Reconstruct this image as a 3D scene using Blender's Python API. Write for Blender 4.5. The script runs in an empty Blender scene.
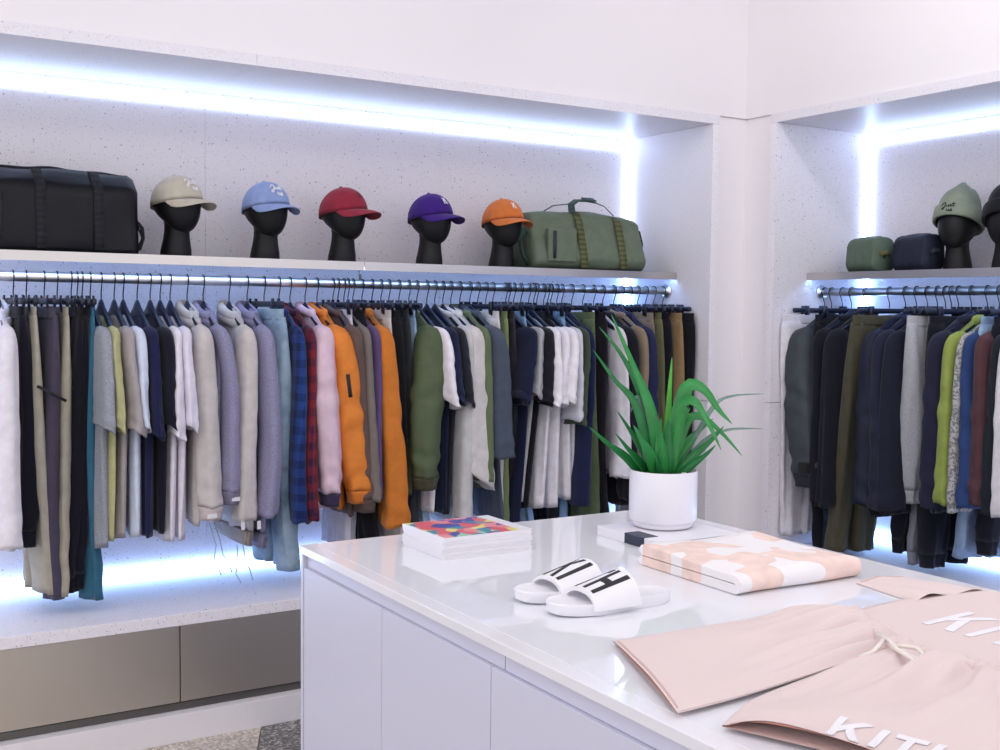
import bpy, math, random
import numpy as np
from math import pi, sin, cos, radians
random.seed(7)
SC = bpy.context.scene
COL = SC.collection

# ------------------------------------------------------------------ camera
FPX = 1129.825
YAW, PIT, ROL = radians(31.68319), radians(3.30945), radians(0.62405)
CAM = np.array([0.0, 0.0, 1.52])
_f = np.array([sin(YAW) * cos(PIT), cos(YAW) * cos(PIT), -sin(PIT)])
_r = np.array([cos(YAW), -sin(YAW), 0.0])
_u = np.cross(_r, _f)
_rt = cos(ROL) * _r + sin(ROL) * _u
_up = -sin(ROL) * _r + cos(ROL) * _u
from mathutils import Matrix, Vector
cd = bpy.data.cameras.new('camera')
cd.sensor_width = 36.0
cd.lens = FPX * 36.0 / 1000.0
cd.clip_start = 0.05
co = bpy.data.objects.new('camera', cd)
COL.objects.link(co)
co.matrix_world = Matrix(((_rt[0], _up[0], -_f[0], CAM[0]), (_rt[1], _up[1], -_f[1], CAM[1]),
                          (_rt[2], _up[2], -_f[2], CAM[2]), (0, 0, 0, 1)))
SC.camera = co

def ray(px, py):
    return _f * FPX + (px - 500) * _rt - (py - 375) * _up
def atX(px, py, x):
    d = ray(px, py); return CAM + d * ((x - CAM[0]) / d[0])
def atY(px, py, y):
    d = ray(px, py); return CAM + d * ((y - CAM[1]) / d[1])
def atZ(px, py, z):
    d = ray(px, py); return CAM + d * ((z - CAM[2]) / d[2])
def atD(px, py, depth):
    return CAM + ray(px, py) * (depth / FPX)

# ------------------------------------------------------------------ helpers
class MB:
    def __init__(s): s.v = []; s.f = []; s.mi = []
    def add(s, vs, fs, m=0):
        b = len(s.v)
        s.v += [tuple(float(c) for c in v) for v in vs]
        for f in fs:
            s.f.append(tuple(i + b for i in f)); s.mi.append(m)
        return s
    def tube(s, rings, cap0=True, cap1=True, close=True, m=0):
        n = len(rings[0]); vs = [p for r in rings for p in r]; fs = []
        k = n if close else n - 1
        for i in range(len(rings) - 1):
            for j in range(k):
                a = i * n + j; b = i * n + (j + 1) % n
                fs.append((a, b, b + n, a + n))
        if cap0: fs.append(tuple(range(n))[::-1])
        if cap1: fs.append(tuple(range((len(rings) - 1) * n, len(rings) * n)))
        return s.add(vs, fs, m)
    def box(s, lo, hi, m=0):
        (x0, y0, z0), (x1, y1, z1) = lo, hi
        return s.add([(x0, y0, z0), (x1, y0, z0), (x1, y1, z0), (x0, y1, z0), (x0, y0, z1), (x1, y0, z1), (x1, y1, z1), (x0, y1, z1)],
                     [(3, 2, 1, 0), (4, 5, 6, 7), (0, 1, 5, 4), (1, 2, 6, 5), (2, 3, 7, 6), (3, 0, 4, 7)], m)
    def wire(s, pts, r, n=6, m=0):
        P = [np.array(p, float) for p in pts]
        rings = []; prev = None
        for i, p in enumerate(P):
            t = P[min(i + 1, len(P) - 1)] - P[max(i - 1, 0)]
            t = t / (np.linalg.norm(t) + 1e-9)
            if prev is None:
                a = np.array([0, 0, 1.0]) if abs(t[2]) < .9 else np.array([1.0, 0, 0])
            else: a = prev
            a = a - t * (a @ t); a /= np.linalg.norm(a) + 1e-9; prev = a
            b = np.cross(t, a)
            rr = r[i] if isinstance(r, (list, tuple)) else r
            rings.append([p + rr * (cos(2 * pi * k / n) * a + sin(2 * pi * k / n) * b) for k in range(n)])
        return s.tube(rings, m=m)
    def ribbon(s, pts, nrm, wid, thick, m=0):
        # flat strap along pts; nrm gives the outward direction of the strap's face
        rings = []; P = [np.array(p, float) for p in pts]
        for i, p in enumerate(P):
            t = P[min(i + 1, len(P) - 1)] - P[max(i - 1, 0)]; t /= np.linalg.norm(t) + 1e-9
            nn = np.array(nrm[i] if isinstance(nrm, list) else nrm, float)
            nn = nn - t * (nn @ t); nn /= np.linalg.norm(nn) + 1e-9
            sd = np.cross(t, nn)
            rings.append([p + sd * wid / 2, p + sd * wid / 2 + nn * thick, p - sd * wid / 2 + nn * thick, p - sd * wid / 2])
        return s.tube(rings, m=m)
    def build(s, name, mat, parent=None, smooth=True, loc=None, bevel=0, auto=False):
        me = bpy.data.meshes.new(name)
        me.from_pydata(s.v, [], s.f)
        for mm in (mat if isinstance(mat, list) else [mat]): me.materials.append(mm)
        if any(s.mi): me.polygons.foreach_set('material_index', s.mi)
        if smooth: me.polygons.foreach_set('use_smooth', [True] * len(me.polygons))
        me.update()
        o = bpy.data.objects.new(name, me); COL.objects.link(o)
        if loc is not None: o.location = [float(c) for c in loc]
        if parent is not None: o.parent = parent
        if bevel:
            b = o.modifiers.new('bevel', 'BEVEL'); b.width = bevel; b.segments = 3; b.limit_method = 'ANGLE'
            b.harden_normals = False
        return o

def tag(o, label=None, cat=None, group=None, kind=None):
    if label: o['label'] = label
    if cat: o['category'] = cat
    if group: o['group'] = group
    if kind: o['kind'] = kind
    return o
def empty(name, loc, rz=0.0):
    o = bpy.data.objects.new(name, None); COL.objects.link(o)
    o.empty_display_size = .05
    o.location = [float(c) for c in loc]; o.rotation_euler = (0, 0, rz)
    return o
def struct(name, mb, mat, **k):
    o = mb.build(name, mat, smooth=k.pop('smooth', False), **k)
    o['kind'] = 'structure'
    return o
def copy_tree(o, parent=None):
    c = o.copy(); COL.objects.link(c); c.parent = parent
    for ch in list(o.children): copy_tree(ch, c)
    return c
def smooth_ang(o, deg=40):
    o.data.polygons.foreach_set('use_smooth', [True] * len(o.data.polygons))
    o.data.set_sharp_from_angle(angle=radians(deg))
    return o

# ------------------------------------------------------------------ materials
def lin(c):
    return tuple(((v / 255) / 12.92 if v / 255 <= .04045 else ((v / 255 + .055) / 1.055) ** 2.4) for v in c) + (1.0,)
MATS = {}
def nodes(name):
    m = bpy.data.materials.new(name); m.use_nodes = True
    nt = m.node_tree; b = nt.nodes['Principled BSDF']
    return m, nt, b
def N(nt, t, **k):
    n = nt.nodes.new(t)
    for a, v in k.items():
        if a in n.inputs.keys() if hasattr(n.inputs, 'keys') else False: n.inputs[a].default_value = v
        else: setattr(n, a, v)
    return n
def plain(name, col, rough=.5, metal=0, spec=None, bump=0, bscale=60, coat=0, var=0, coord='Object', aniso=0):
    if name in MATS: return MATS[name]
    m, nt, b = nodes(name)
    b.inputs['Base Color'].default_value = lin(col); b.inputs['Roughness'].default_value = rough
    b.inputs['Metallic'].default_value = metal
    if spec is not None: b.inputs['Specular IOR Level'].default_value = spec
    if coat: b.inputs['Coat Weight'].default_value = coat; b.inputs['Coat Roughness'].default_value = .05
    if bump or var:
        tc = N(nt, 'ShaderNodeTexCoord'); no = N(nt, 'ShaderNodeTexNoise')
        no.inputs['Scale'].default_value = bscale; no.inputs['Detail'].default_value = 3
        nt.links.new(tc.outputs[coord], no.inputs['Vector'])
        if bump:
            bp = N(nt, 'ShaderNodeBump'); bp.inputs['Strength'].default_value = bump; bp.inputs['Distance'].default_value = .004
            nt.links.new(no.outputs['Fac'], bp.inputs['Height']); nt.links.new(bp.outputs['Normal'], b.inputs['Normal'])
        if var:
            mx = N(nt, 'ShaderNodeMix', data_type='RGBA')
            c = lin(col)
            mx.inputs[6].default_value = tuple(max(0, x * (1 - var)) for x in c[:3]) + (1,)
            mx.inputs[7].default_value = tuple(min(1, x * (1 + var)) for x in c[:3]) + (1,)
            nt.links.new(no.outputs['Fac'], mx.inputs[0]); nt.links.new(mx.outputs[2], b.inputs['Base Color'])
    MATS[name] = m
    return m

def soft(col, k=.08):
    # dyed cloth: a little less pure than a flat colour
    c = lin(col); g = .3 * c[0] + .59 * c[1] + .11 * c[2]
    return tuple(x + (g - x) * k for x in c[:3]) + (1.0,)
def cloth(col, style='plain', col2=None):
    key = ('cloth', col, style, col2)
    if key in MATS: return MATS[key]
    m, nt, b = nodes('%s_cloth_%02x%02x%02x' % ((style,) + tuple(col)))
    L = nt.links.new
    tc = N(nt, 'ShaderNodeTexCoord')
    b.inputs['Roughness'].default_value = .92; b.inputs['Specular IOR Level'].default_value = .18
    b.inputs['Sheen Weight'].default_value = .12; b.inputs['Sheen Roughness'].default_value = .5
    if style == 'nylon':
        b.inputs['Roughness'].default_value = .55; b.inputs['Specular IOR Level'].default_value = .2; b.inputs['Sheen Weight'].default_value = 0
    c = soft(col)
    def scl(k): return tuple(min(1, x * k) for x in c[:3]) + (1,)
    n1 = N(nt, 'ShaderNodeTexNoise'); n1.inputs['Scale'].default_value = 26; n1.inputs['Detail'].default_value = 4
    L(tc.outputs['Object'], n1.inputs['Vector'])
    n2 = N(nt, 'ShaderNodeTexNoise'); n2.inputs['Detail'].default_value = 2
    n2.inputs['Scale'].default_value = {'heather': 420, 'terry': 260}.get(style, 600)
    L(tc.outputs['Object'], n2.inputs['Vector'])
    mx = N(nt, 'ShaderNodeMix', data_type='RGBA')
    k = {'heather': .28, 'denim': .22}.get(style, .07)
    mx.inputs[6].default_value = scl(1 - k); mx.inputs[7].default_value = scl(1 + k)
    cr = N(nt, 'ShaderNodeValToRGB'); cr.color_ramp.elements[0].position = .35; cr.color_ramp.elements[1].position = .65
    L((n2 if style in ('heather',) else n1).outputs['Fac'], cr.inputs['Fac']); L(cr.outputs['Color'], mx.inputs[0])
    out = mx.outputs[2]
    if style == 'plaid':
        sp = N(nt, 'ShaderNodeSeparateXYZ'); L(tc.outputs['Object'], sp.inputs[0])
        c2 = lin(col2)
        fac = []
        for ax, sc in (('Z', 1 / .062), ('Y', 1 / .055)):
            mm = N(nt, 'ShaderNodeMath', operation='MULTIPLY'); mm.inputs[1].default_value = sc; L(sp.outputs[ax], mm.inputs[0])
            fr = N(nt, 'ShaderNodeMath', operation='FRACT'); L(mm.outputs[0], fr.inputs[0])
            gt = N(nt, 'ShaderNodeMath', operation='GREATER_THAN'); gt.inputs[1].default_value = .52; L(fr.outputs[0], gt.inputs[0])
            fac.append(gt)
        ad = N(nt, 'ShaderNodeMath', operation='ADD'); L(fac[0].outputs[0], ad.inputs[0]); L(fac[1].outputs[0], ad.inputs[1])
        hf = N(nt, 'ShaderNodeMath', operation='MULTIPLY'); hf.inputs[1].default_value = .45; L(ad.outputs[0], hf.inputs[0])
        mp = N(nt, 'ShaderNodeMix', data_type='RGBA'); L(hf.outputs[0], mp.inputs[0]); L(out, mp.inputs[6]); mp.inputs[7].default_value = c2
        out = mp.outputs[2]
    if style == 'denim' and col2:
        n3 = N(nt, 'ShaderNodeTexNoise'); n3.inputs['Scale'].default_value = 9; n3.inputs['Detail'].default_value = 6; L(tc.outputs['Object'], n3.inputs['Vector'])
        c3 = N(nt, 'ShaderNodeValToRGB'); c3.color_ramp.elements[0].position = .42; c3.color_ramp.elements[1].position = .66; L(n3.outputs['Fac'], c3.inputs['Fac'])
        mp = N(nt, 'ShaderNodeMix', data_type='RGBA'); L(c3.outputs['Color'], mp.inputs[0]); L(out, mp.inputs[6]); mp.inputs[7].default_value = lin(col2)
        out = mp.outputs[2]
    if style == 'camo' or style == 'pattern':
        n3 = N(nt, 'ShaderNodeTexNoise'); n3.inputs['Scale'].default_value = 38 if style == 'camo' else 60; n3.inputs['Detail'].default_value = 1; n3.inputs['Distortion'].default_value = 1.5; L(tc.outputs['Object'], n3.inputs['Vector'])
        c3 = N(nt, 'ShaderNodeValToRGB'); c3.color_ramp.elements[0].position = .5; c3.color_ramp.elements[1].position = .53; L(n3.outputs['Fac'], c3.inputs['Fac'])
        mp = N(nt, 'ShaderNodeMix', data_type='RGBA'); L(c3.outputs['Color'], mp.inputs[0]); L(out, mp.inputs[6]); mp.inputs[7].default_value = lin(col2)
        out = mp.outputs[2]
    L(out, b.inputs['Base Color'])
    bp = N(nt, 'ShaderNodeBump'); bp.inputs['Strength'].default_value = .35; bp.inputs['Distance'].default_value = .012 if style != 'terry' else .004
    ns = N(nt, 'ShaderNodeTexNoise'); ns.inputs['Scale'].default_value = 1.0; ns.inputs['Detail'].default_value = 3; ns.inputs['Roughness'].default_value = .45
    mpg = N(nt, 'ShaderNodeMapping'); mpg.inputs['Scale'].default_value = (16, 16, 5) if style != 'terry' else (300, 300, 300)
    if style == 'nylon': mpg.inputs['Scale'].default_value = (22, 22, 14)
    L(tc.outputs['Object'], mpg.inputs['Vector']); L(mpg.outputs['Vector'], ns.inputs['Vector'])
    L(ns.outputs['Fac'], bp.inputs['Height']); L(bp.outputs['Normal'], b.inputs['Normal'])
    MATS[key] = m
    return m

def terrazzo(name, base, rough=.45, scale=70, dark=.5):
    m, nt, b = nodes(name); L = nt.links.new
    g = N(nt, 'ShaderNodeNewGeometry')
    b.inputs['Roughness'].default_value = rough
    nz = N(nt, 'ShaderNodeTexNoise'); nz.inputs['Scale'].default_value = 130; nz.inputs['Detail'].default_value = 2; L(g.outputs['Position'], nz.inputs['Vector'])
    mx = N(nt, 'ShaderNodeMix', data_type='RGBA'); c = lin(base)
    mx.inputs[6].default_value = tuple(x * .9 for x in c[:3]) + (1,); mx.inputs[7].default_value = tuple(min(1, x * 1.1) for x in c[:3]) + (1,)
    L(nz.outputs['Fac'], mx.inputs[0]); out = mx.outputs[2]
    for sc, keep, rad, tint in ((scale * 2.2, .62, .30, (168, 164, 176)), (scale, .72, .22, (120, 116, 130)), (scale * .5, .86, .16, (70, 66, 78)), (scale * .9, .6, .28, (240, 236, 240))):
        vo = N(nt, 'ShaderNodeTexVoronoi'); vo.inputs['Scale'].default_value = sc; L(g.outputs['Position'], vo.inputs['Vector'])
        sp = N(nt, 'ShaderNodeSeparateColor'); L(vo.outputs['Color'], sp.inputs[0])
        k = N(nt, 'ShaderNodeMath', operation='GREATER_THAN'); k.inputs[1].default_value = keep; L(sp.outputs[0], k.inputs[0])
        # speck radius varies from cell to cell
        rd = N(nt, 'ShaderNodeMath', operation='MULTIPLY'); rd.inputs[1].default_value = rad; L(sp.outputs[1], rd.inputs[0])
        d = N(nt, 'ShaderNodeMath', operation='LESS_THAN'); L(vo.outputs['Distance'], d.inputs[0]); L(rd.outputs[0], d.inputs[1])
        mu = N(nt, 'ShaderNodeMath', operation='MULTIPLY'); L(k.outputs[0], mu.inputs[0]); L(d.outputs[0], mu.inputs[1])
        mm = N(nt, 'ShaderNodeMath', operation='MULTIPLY'); mm.inputs[1].default_value = dark + .16; L(mu.outputs[0], mm.inputs[0])
        mp = N(nt, 'ShaderNodeMix', data_type='RGBA'); L(mm.outputs[0], mp.inputs[0]); L(out, mp.inputs[6]); mp.inputs[7].default_value = lin(tint)
        out = mp.outputs[2]
    L(out, b.inputs['Base Color'])
    return m
def emit(name, col, s):
    m = bpy.data.materials.new(name); m.use_nodes = True; nt = m.node_tree
    nt.nodes.clear(); o = N(nt, 'ShaderNodeOutputMaterial'); e = N(nt, 'ShaderNodeEmission')
    e.inputs['Color'].default_value = tuple(col) + (1,); e.inputs['Strength'].default_value = s
    nt.links.new(e.outputs[0], o.inputs[0])
    return m

def webbing(name, col):
    m, nt, b = nodes(name); L = nt.links.new; tc = N(nt, 'ShaderNodeTexCoord'); wv = N(nt, 'ShaderNodeTexWave'); wv.bands_direction = 'Z'; wv.inputs['Scale'].default_value = 14
    L(tc.outputs['Object'], wv.inputs['Vector']); c = lin(col)
    mx = N(nt, 'ShaderNodeMix', data_type='RGBA'); mx.inputs[6].default_value = tuple(x * .65 for x in c[:3]) + (1,); mx.inputs[7].default_value = tuple(x * 1.25 for x in c[:3]) + (1,)
    L(wv.outputs['Fac'], mx.inputs[0]); L(mx.outputs[2], b.inputs['Base Color']); b.inputs['Roughness'].default_value = .85
    bp = N(nt, 'ShaderNodeBump'); bp.inputs['Strength'].default_value = .5; bp.inputs['Distance'].default_value = .003; L(wv.outputs['Fac'], bp.inputs['Height']); L(bp.outputs['Normal'], b.inputs['Normal'])
    return m
M_wall = plain('white_paint', (240, 236, 239), .55, bump=.05, bscale=200)
M_terr = terrazzo('pale_terrazzo', (242, 238, 244), .45)
M_soff = terrazzo('polished_terrazzo', (232, 229, 236), .34)
M_steel = plain('brushed_steel', (208, 200, 188), .42, 1.0, bump=.02, bscale=400)
M_shelf = plain('shelf_steel', (205, 200, 198), .3, 1.0)
M_chrome = plain('chrome', (238, 238, 240), .32, 1.0)
M_white = plain('white_lacquer', (212, 212, 229), .35, coat=.15)
M_top = plain('glossy_white_top', (238, 237, 242), .1, spec=.4)
M_dark = plain('dark_gap', (28, 28, 30), .7)
M_hang = plain('black_hanger', (26, 31, 52), .36)
M_wire = plain('hook_wire', (38, 40, 50), .3, .9)
M_head = plain('matte_black_mannequin', (9, 9, 14), .5, spec=.35)
M_led = emit('led_light', (.52, .68, 1.0), 7)
M_led2 = emit('led_light_low', (.34, .55, 1.0), 11)
M_led3 = emit('led_light_shelf', (.30, .52, 1.0), 20)
# ------------------------------------------------------------------ room shell
YF, YB = 3.90, 4.50          # long wall: front plane and back of its niche
XF, XB = 3.73, 4.33          # short wall
XE = 3.522                   # right end of the long niche
YE = 3.70                    # end of the short niche
ZB, ZT = .445, 2.37          # bench top, niche soffit
X0, Y0 = -1.6, -1.4          # how far the niches run out of the frame
def seg_terr(name, axis, lo, hi, cuts, mat):
    # one wall face made of slabs with 2 mm joints along an axis
    mb = MB(); e = [lo[axis]] + cuts + [hi[axis]]
    for a, b in zip(e[:-1], e[1:]):
        l = list(lo); h = list(hi); l[axis] = a + .0005; h[axis] = b - .0005
        mb.box(l, h)
    l = list(lo); h = list(hi)
    return struct(name, mb, mat)
seg_terr('wall_left_niche_back', 0, (X0, YB, 0), (XE, YB + .03, ZT + .04), [.32, 1.382, 2.45], M_terr)
seg_terr('wall_right_niche_back', 1, (XB, Y0, 0), (XB + .03, YE, ZT + .04), [.5, 1.56, 2.62], M_terr)
struct('wall_left_backing', MB().box((X0, YB + .031, 0), (XB + .2, YB + .1, 3.4)), M_dark)
struct('wall_right_backing', MB().box((XB + .031, Y0, 0), (XB + .1, YB + .03, 3.4)), M_dark)
# frames of the niches: soffit slab, end slab
seg_terr('trim_1', 0, (X0, YF - .006, ZT), (XE + .04, YB, ZT + .04), [.32, 1.382, 2.45], M_soff)
mb = MB()
for a, b in ((0, 1.11), (1.113, ZT - .001)): mb.box((XE, YF - .006, a), (XE + .04, YB + .03, b))
struct('trim_2', mb, M_terr)
seg_terr('trim_3', 1, (XF - .006, Y0, ZT), (XB, YE + .04, ZT + .04), [.5, 1.56, 2.62], M_soff)
mb = MB()
for a, b in ((0, 1.11), (1.113, ZT - .001)): mb.box((XF - .006, YE, a), (XB + .03, YE + .04, b))
struct('trim_4', mb, M_terr)
# white upper walls and the recessed corner pier
struct('wall_left', MB().box((X0, YF, ZT + .041), (XB, YB + .03, 3.4)), M_wall)
struct('wall_right', MB().box((XF, Y0, ZT + .041), (XB + .03, YF - .0005, 3.4)), M_wall)
struct('wall_corner', MB().box((XE + .041, YF + .012, 0), (XB, YB + .03, ZT + .04)).box((XF + .012, YE + .041, 0), (XB, YF + .02, ZT + .04)), M_wall)
# floor: two terrazzo mixes
def coarse(name, c1, c2, c3):
    m, nt, b = nodes(name); L = nt.links.new
    g = N(nt, 'ShaderNodeNewGeometry'); vo = N(nt, 'ShaderNodeTexVoronoi'); vo.inputs['Scale'].default_value = 110; L(g.outputs['Position'], vo.inputs['Vector'])
    sp = N(nt, 'ShaderNodeSeparateColor'); L(vo.outputs['Color'], sp.inputs[0])
    cr = N(nt, 'ShaderNodeValToRGB'); cr.color_ramp.interpolation = 'CONSTANT'; e = cr.color_ramp.elements
    e[0].color = lin(c1); e[1].position = .45; e[1].color = lin(c2); e2 = e.new(.8); e2.color = lin(c3)
    L(sp.outputs[0], cr.inputs['Fac']); L(cr.outputs['Color'], b.inputs['Base Color']); b.inputs['Roughness'].default_value = .3
    return m
M_fl1 = coarse('beige_terrazzo_floor', (206, 196, 184), (178, 166, 152), (226, 220, 212))
M_fl2 = coarse('grey_terrazzo_floor', (120, 118, 114), (78, 78, 78), (188, 184, 178))
a, b_ = atZ(262, 720, 0), atZ(257, 750, 0)
dx = (b_ - a) / (b_[1] - a[1])
def flx(y): return float(a[0] + dx[0] * (y - a[1]))
def poly(pts, z0, z1):
    n = len(pts); return MB().add([(x, y, z0) for x, y in pts] + [(x, y, z1) for x, y in pts],
        [tuple(range(n))[::-1], tuple(range(n, 2 * n))] + [(i, (i + 1) % n, (i + 1) % n + n, i + n) for i in range(n)])
pl = [(-3.2, -3.2), (flx(-3.2), -3.2), (flx(4.5), 4.5), (-3.2, 4.5)]
struct('floor', poly([(-3.2, -3.2), (flx(-3.2) - .0, -3.2), (flx(4.6) - .0, 4.6), (-3.2, 4.6)], -.05, 0), M_fl1)
struct('floor_inlay', poly([(flx(-3.2) + .004, -3.2), (4.6, -3.2), (4.6, 4.6), (flx(4.6) + .004, 4.6)], -.05, 0), M_fl2)
struct('ceiling', MB().box((-3.2, -3.2, 3.4), (4.6, 4.6, 3.45)), M_wall)

# ------------------------------------------------------------------ benches, cabinets, plinths
def top(o, label, cat, group=None): return tag(o, label, cat, group)
o = MB().box((X0, YF - .004, ZB - .042), (XE - .001, YB - .001, ZB)).build('bench_slab', M_terr, smooth=False, bevel=.003)
top(o, 'speckled terrazzo bench slab under the long clothes rail, on steel cabinets', 'bench')
o = MB().box((XF - .004, Y0, ZB - .042), (XB - .001, YE - .001, ZB)).build('bench_slab', M_terr, smooth=False, bevel=.003)
top(o, 'speckled terrazzo bench slab under the short clothes rail behind the counter', 'bench')
def cabinet(name, lo, hi, axis, label):
    t = empty(name, ((lo[0] + hi[0]) / 2, (lo[1] + hi[1]) / 2, lo[2])); ox = np.array(t.location)
    L_ = np.array(lo) - ox; H_ = np.array(hi) - ox
    if axis == 'y':
        MB().box((L_[0], L_[1] + .03, L_[2]), (H_[0], H_[1], H_[2])).build('carcass', M_dark, t, smooth=False)
        MB().box((L_[0] + .002, L_[1], L_[2] + .03), (H_[0] - .002, L_[1] + .02, H_[2])).build('door', M_steel, t, smooth=False, bevel=.001)
        MB().box((L_[0], L_[1] + .006, L_[2]), (H_[0], L_[1] + .029, L_[2] + .026)).build('kick_rail', plain('dull_steel', (118, 116, 112), .45, 1.0), t, smooth=False)
    else:
        MB().box((L_[0] + .03, L_[1], L_[2]), (H_[0], H_[1], H_[2])).build('carcass', M_dark, t, smooth=False)
        MB().box((L_[0], L_[1] + .002, L_[2] + .03), (L_[0] + .02, H_[1] - .002, H_[2])).build('door', M_steel, t, smooth=False, bevel=.001)
        MB().box((L_[0] + .006, L_[1], L_[2]), (L_[0] + .029, H_[1], L_[2] + .026)).build('kick_rail', MATS['dull_steel'], t, smooth=False)
    return tag(t, label, 'cabinet', 'steel cabinets under the benches')
seams = [1.102 - 1.21, 1.102, 1.102 + 1.21, XE - .002]
labs = ['wide brushed steel cabinet under the bench, to the left of the visible door joint',
        'brushed steel cabinet under the bench, running behind the white counter corner',
        'brushed steel cabinet under the bench, hidden by the counter near the wall corner']
for k in range(3):
    cabinet('base_cabinet', (seams[k], YF, .102), (seams[k + 1], YB - .01, ZB - .043), 'y', labs[k])
cabinet('base_cabinet', (XF, 2.3, .102), (XB - .01, YE - .002, ZB - .043), 'x', 'steel cabinet under the short bench, hidden behind the counter')
o = MB().box((X0, YF - .035, 0), (XE + .2, YF + .1, .1)).build('baseboard_left', M_wall, smooth=False, bevel=.002); o['kind'] = 'structure'
o = MB().box((XF - .035, Y0, 0), (XF + .1, YE, .1)).build('baseboard_right', M_wall, smooth=False, bevel=.002); o['kind'] = 'structure'
MB_ = MB().box((X0, YF + .001, 0), (-.11, YB - .01, ZB - .043))
struct('wall_left_base', MB_, M_dark)
struct('wall_right_base', MB().box((XF + .001, Y0, .101), (XB - .01, 2.298, ZB - .043)), M_dark)

# ------------------------------------------------------------------ shelves with rails
SHZ = 1.704
YS, XS = 4.125, 3.935
def shelf_left():
    t = empty('wall_shelf', (1.0, YB, SHZ)); ox = np.array(t.location)
    xj = float(atY(364.5, 262, YS)[0])
    for a, b in ((X0, xj - .001), (xj + .001, XE - .001)):
        MB().box(np.array((a, YS, SHZ - .034)) - ox, np.array((b, YS + .004, SHZ)) - ox).box(np.array((a, YS + .004, SHZ - .004)) - ox, np.array((b, YB - .001, SHZ)) - ox).build('fascia', M_shelf, t, smooth=False)
    MB().box(np.array((X0, YS + .005, SHZ - .02)) - ox, np.array((XE - .001, YB - .001, SHZ - .0045)) - ox).build('underside', M_terr, t, smooth=False)
    return tag(t, 'long steel-edged shelf above the long clothes rail', 'shelf')
shelf_left()
t = empty('wall_shelf', (XB, 1.2, SHZ)); ox = np.array(t.location)
MB().box(np.array((XS, Y0, SHZ - .034)) - ox, np.array((XS + .004, YE - .001, SHZ)) - ox).box(np.array((XS + .004, Y0, SHZ - .004)) - ox, np.array((XB - .001, YE - .001, SHZ)) - ox).build('fascia', M_shelf, t, smooth=False)
MB().box(np.array((XS + .005, Y0, SHZ - .02)) - ox, np.array((XB - .001, YE - .001, SHZ - .0045)) - ox).build('underside', M_terr, t, smooth=False)
tag(t, 'shorter steel-edged shelf with knit hats above the short clothes rail', 'shelf')
RZ, RR = 1.617, .0180
RY, RX = 4.19, 4.03
def rail(a, b, label, posts):
    t = empty('clothes_rail', ((a[0] + b[0]) / 2, (a[1] + b[1]) / 2, RZ)); ox = np.array(t.location)
    MB().wire([np.array(a) - ox, np.array(b) - ox], RR, 24).build('pole', M_chrome, t)
    d = (np.array(b) - a) / np.linalg.norm(np.array(b) - a)
    MB().wire([np.array(b) - ox - d * .012, np.array(b) - ox], RR + .014, 24).build('end_flange', M_chrome, t)
    for k in posts:
        p = np.array(a) + d * k - ox
        MB().wire([p + (0, 0, RR), p + (0, 0, SHZ - .021 - RZ)], .005, 8).build('bracket', MATS['dull_steel'], t)
    return tag(t, label, 'clothes rail')
rail((X0, RY, RZ), (XE - .001, RY, RZ), 'long chrome clothes rail under the long shelf', (1.2, float(atY(360, 275, RY)[0]) - X0))
rail((RX, Y0, RZ), (RX, YE - .001, RZ), 'short chrome clothes rail under the shelf with knit hats', (.5, 2.6))

# ------------------------------------------------------------------ LED strips
def led(lo, hi, mat, label):
    o = MB().box(lo, hi).build('light_strip', mat, smooth=False); tag(o, label, 'light strip', 'light strips in the wall niches'); return o
led((X0, YB - .009, ZT - .056), (XE - .03, YB - .002, ZT - .020), M_led, 'glowing white strip along the top of the long niche, above the caps')
led((X0, YB - .022, ZB + .004), (XE - .03, YB - .002, ZB + .042), M_led2, 'glowing strip along the bench at the foot of the long niche')
led((XE - .026, YB - .022, SHZ + .004), (XE - .006, YB - .002, ZT - .008), M_led, 'upright glowing strip behind the olive duffel bag')
led((XE - .026, YB - .022, ZB + .002), (XE - .006, YB - .002, SHZ - .021), M_led3, 'upright glowing strip in the long niche, under its shelf')
led((XB - .009, Y0, ZT - .056), (XB - .002, YE - .03, ZT - .020), M_led, 'glowing white strip along the top of the short niche, above the knit hats')
led((XB - .022, Y0, ZB + .004), (XB - .002, YE - .03, ZB + .042), M_led2, 'glowing strip along the bench at the foot of the short niche')
led((XB - .022, YE - .026, SHZ + .004), (XB - .002, YE - .006, ZT - .008), M_led, 'upright glowing strip above the small green wash bag')
led((XB - .022, YE - .026, ZB + .002), (XB - .002, YE - .006, SHZ - .021), M_led3, 'upright glowing strip in the short niche, under its shelf')
led((X0, YS + .006, SHZ - .031), (XE - .004, YS + .014, SHZ - .021), M_led3, 'thin glowing strip under the front edge of the long shelf')
led((XS + .006, Y0, SHZ - .031), (XS + .014, YE - .004, SHZ - .021), M_led3, 'thin glowing strip under the front edge of the short shelf')

# ------------------------------------------------------------------ lighting of the shop
w = bpy.data.worlds.new('shop_fill'); SC.world = w; w.use_nodes = True  # uniform white fill added to brighten the shop from its open sides
w.node_tree.nodes['Background'].inputs['Color'].default_value = (.97, .96, 1.0, 1)
w.node_tree.nodes['Background'].inputs['Strength'].default_value = 1.3
def area(loc, sx, sy, power, col=(1, .985, .97), rot=(0, 0, 0)):
    l = bpy.data.lights.new('ceiling_or_fill_light', 'AREA'); l.shape = 'RECTANGLE'; l.size = sx; l.size_y = sy; l.energy = power; l.color = col
    o = bpy.data.objects.new('ceiling_or_fill_light', l); COL.objects.link(o); o.location = loc; o.rotation_euler = rot
    return o
area((1.3, 1.9, 3.37), 3.2, 2.4, 9)
area((-.9, 2.2, 3.37), 1.6, 1.6, 9)
area((2.4, -.6, 3.37), 1.6, 1.6, 9)
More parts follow.
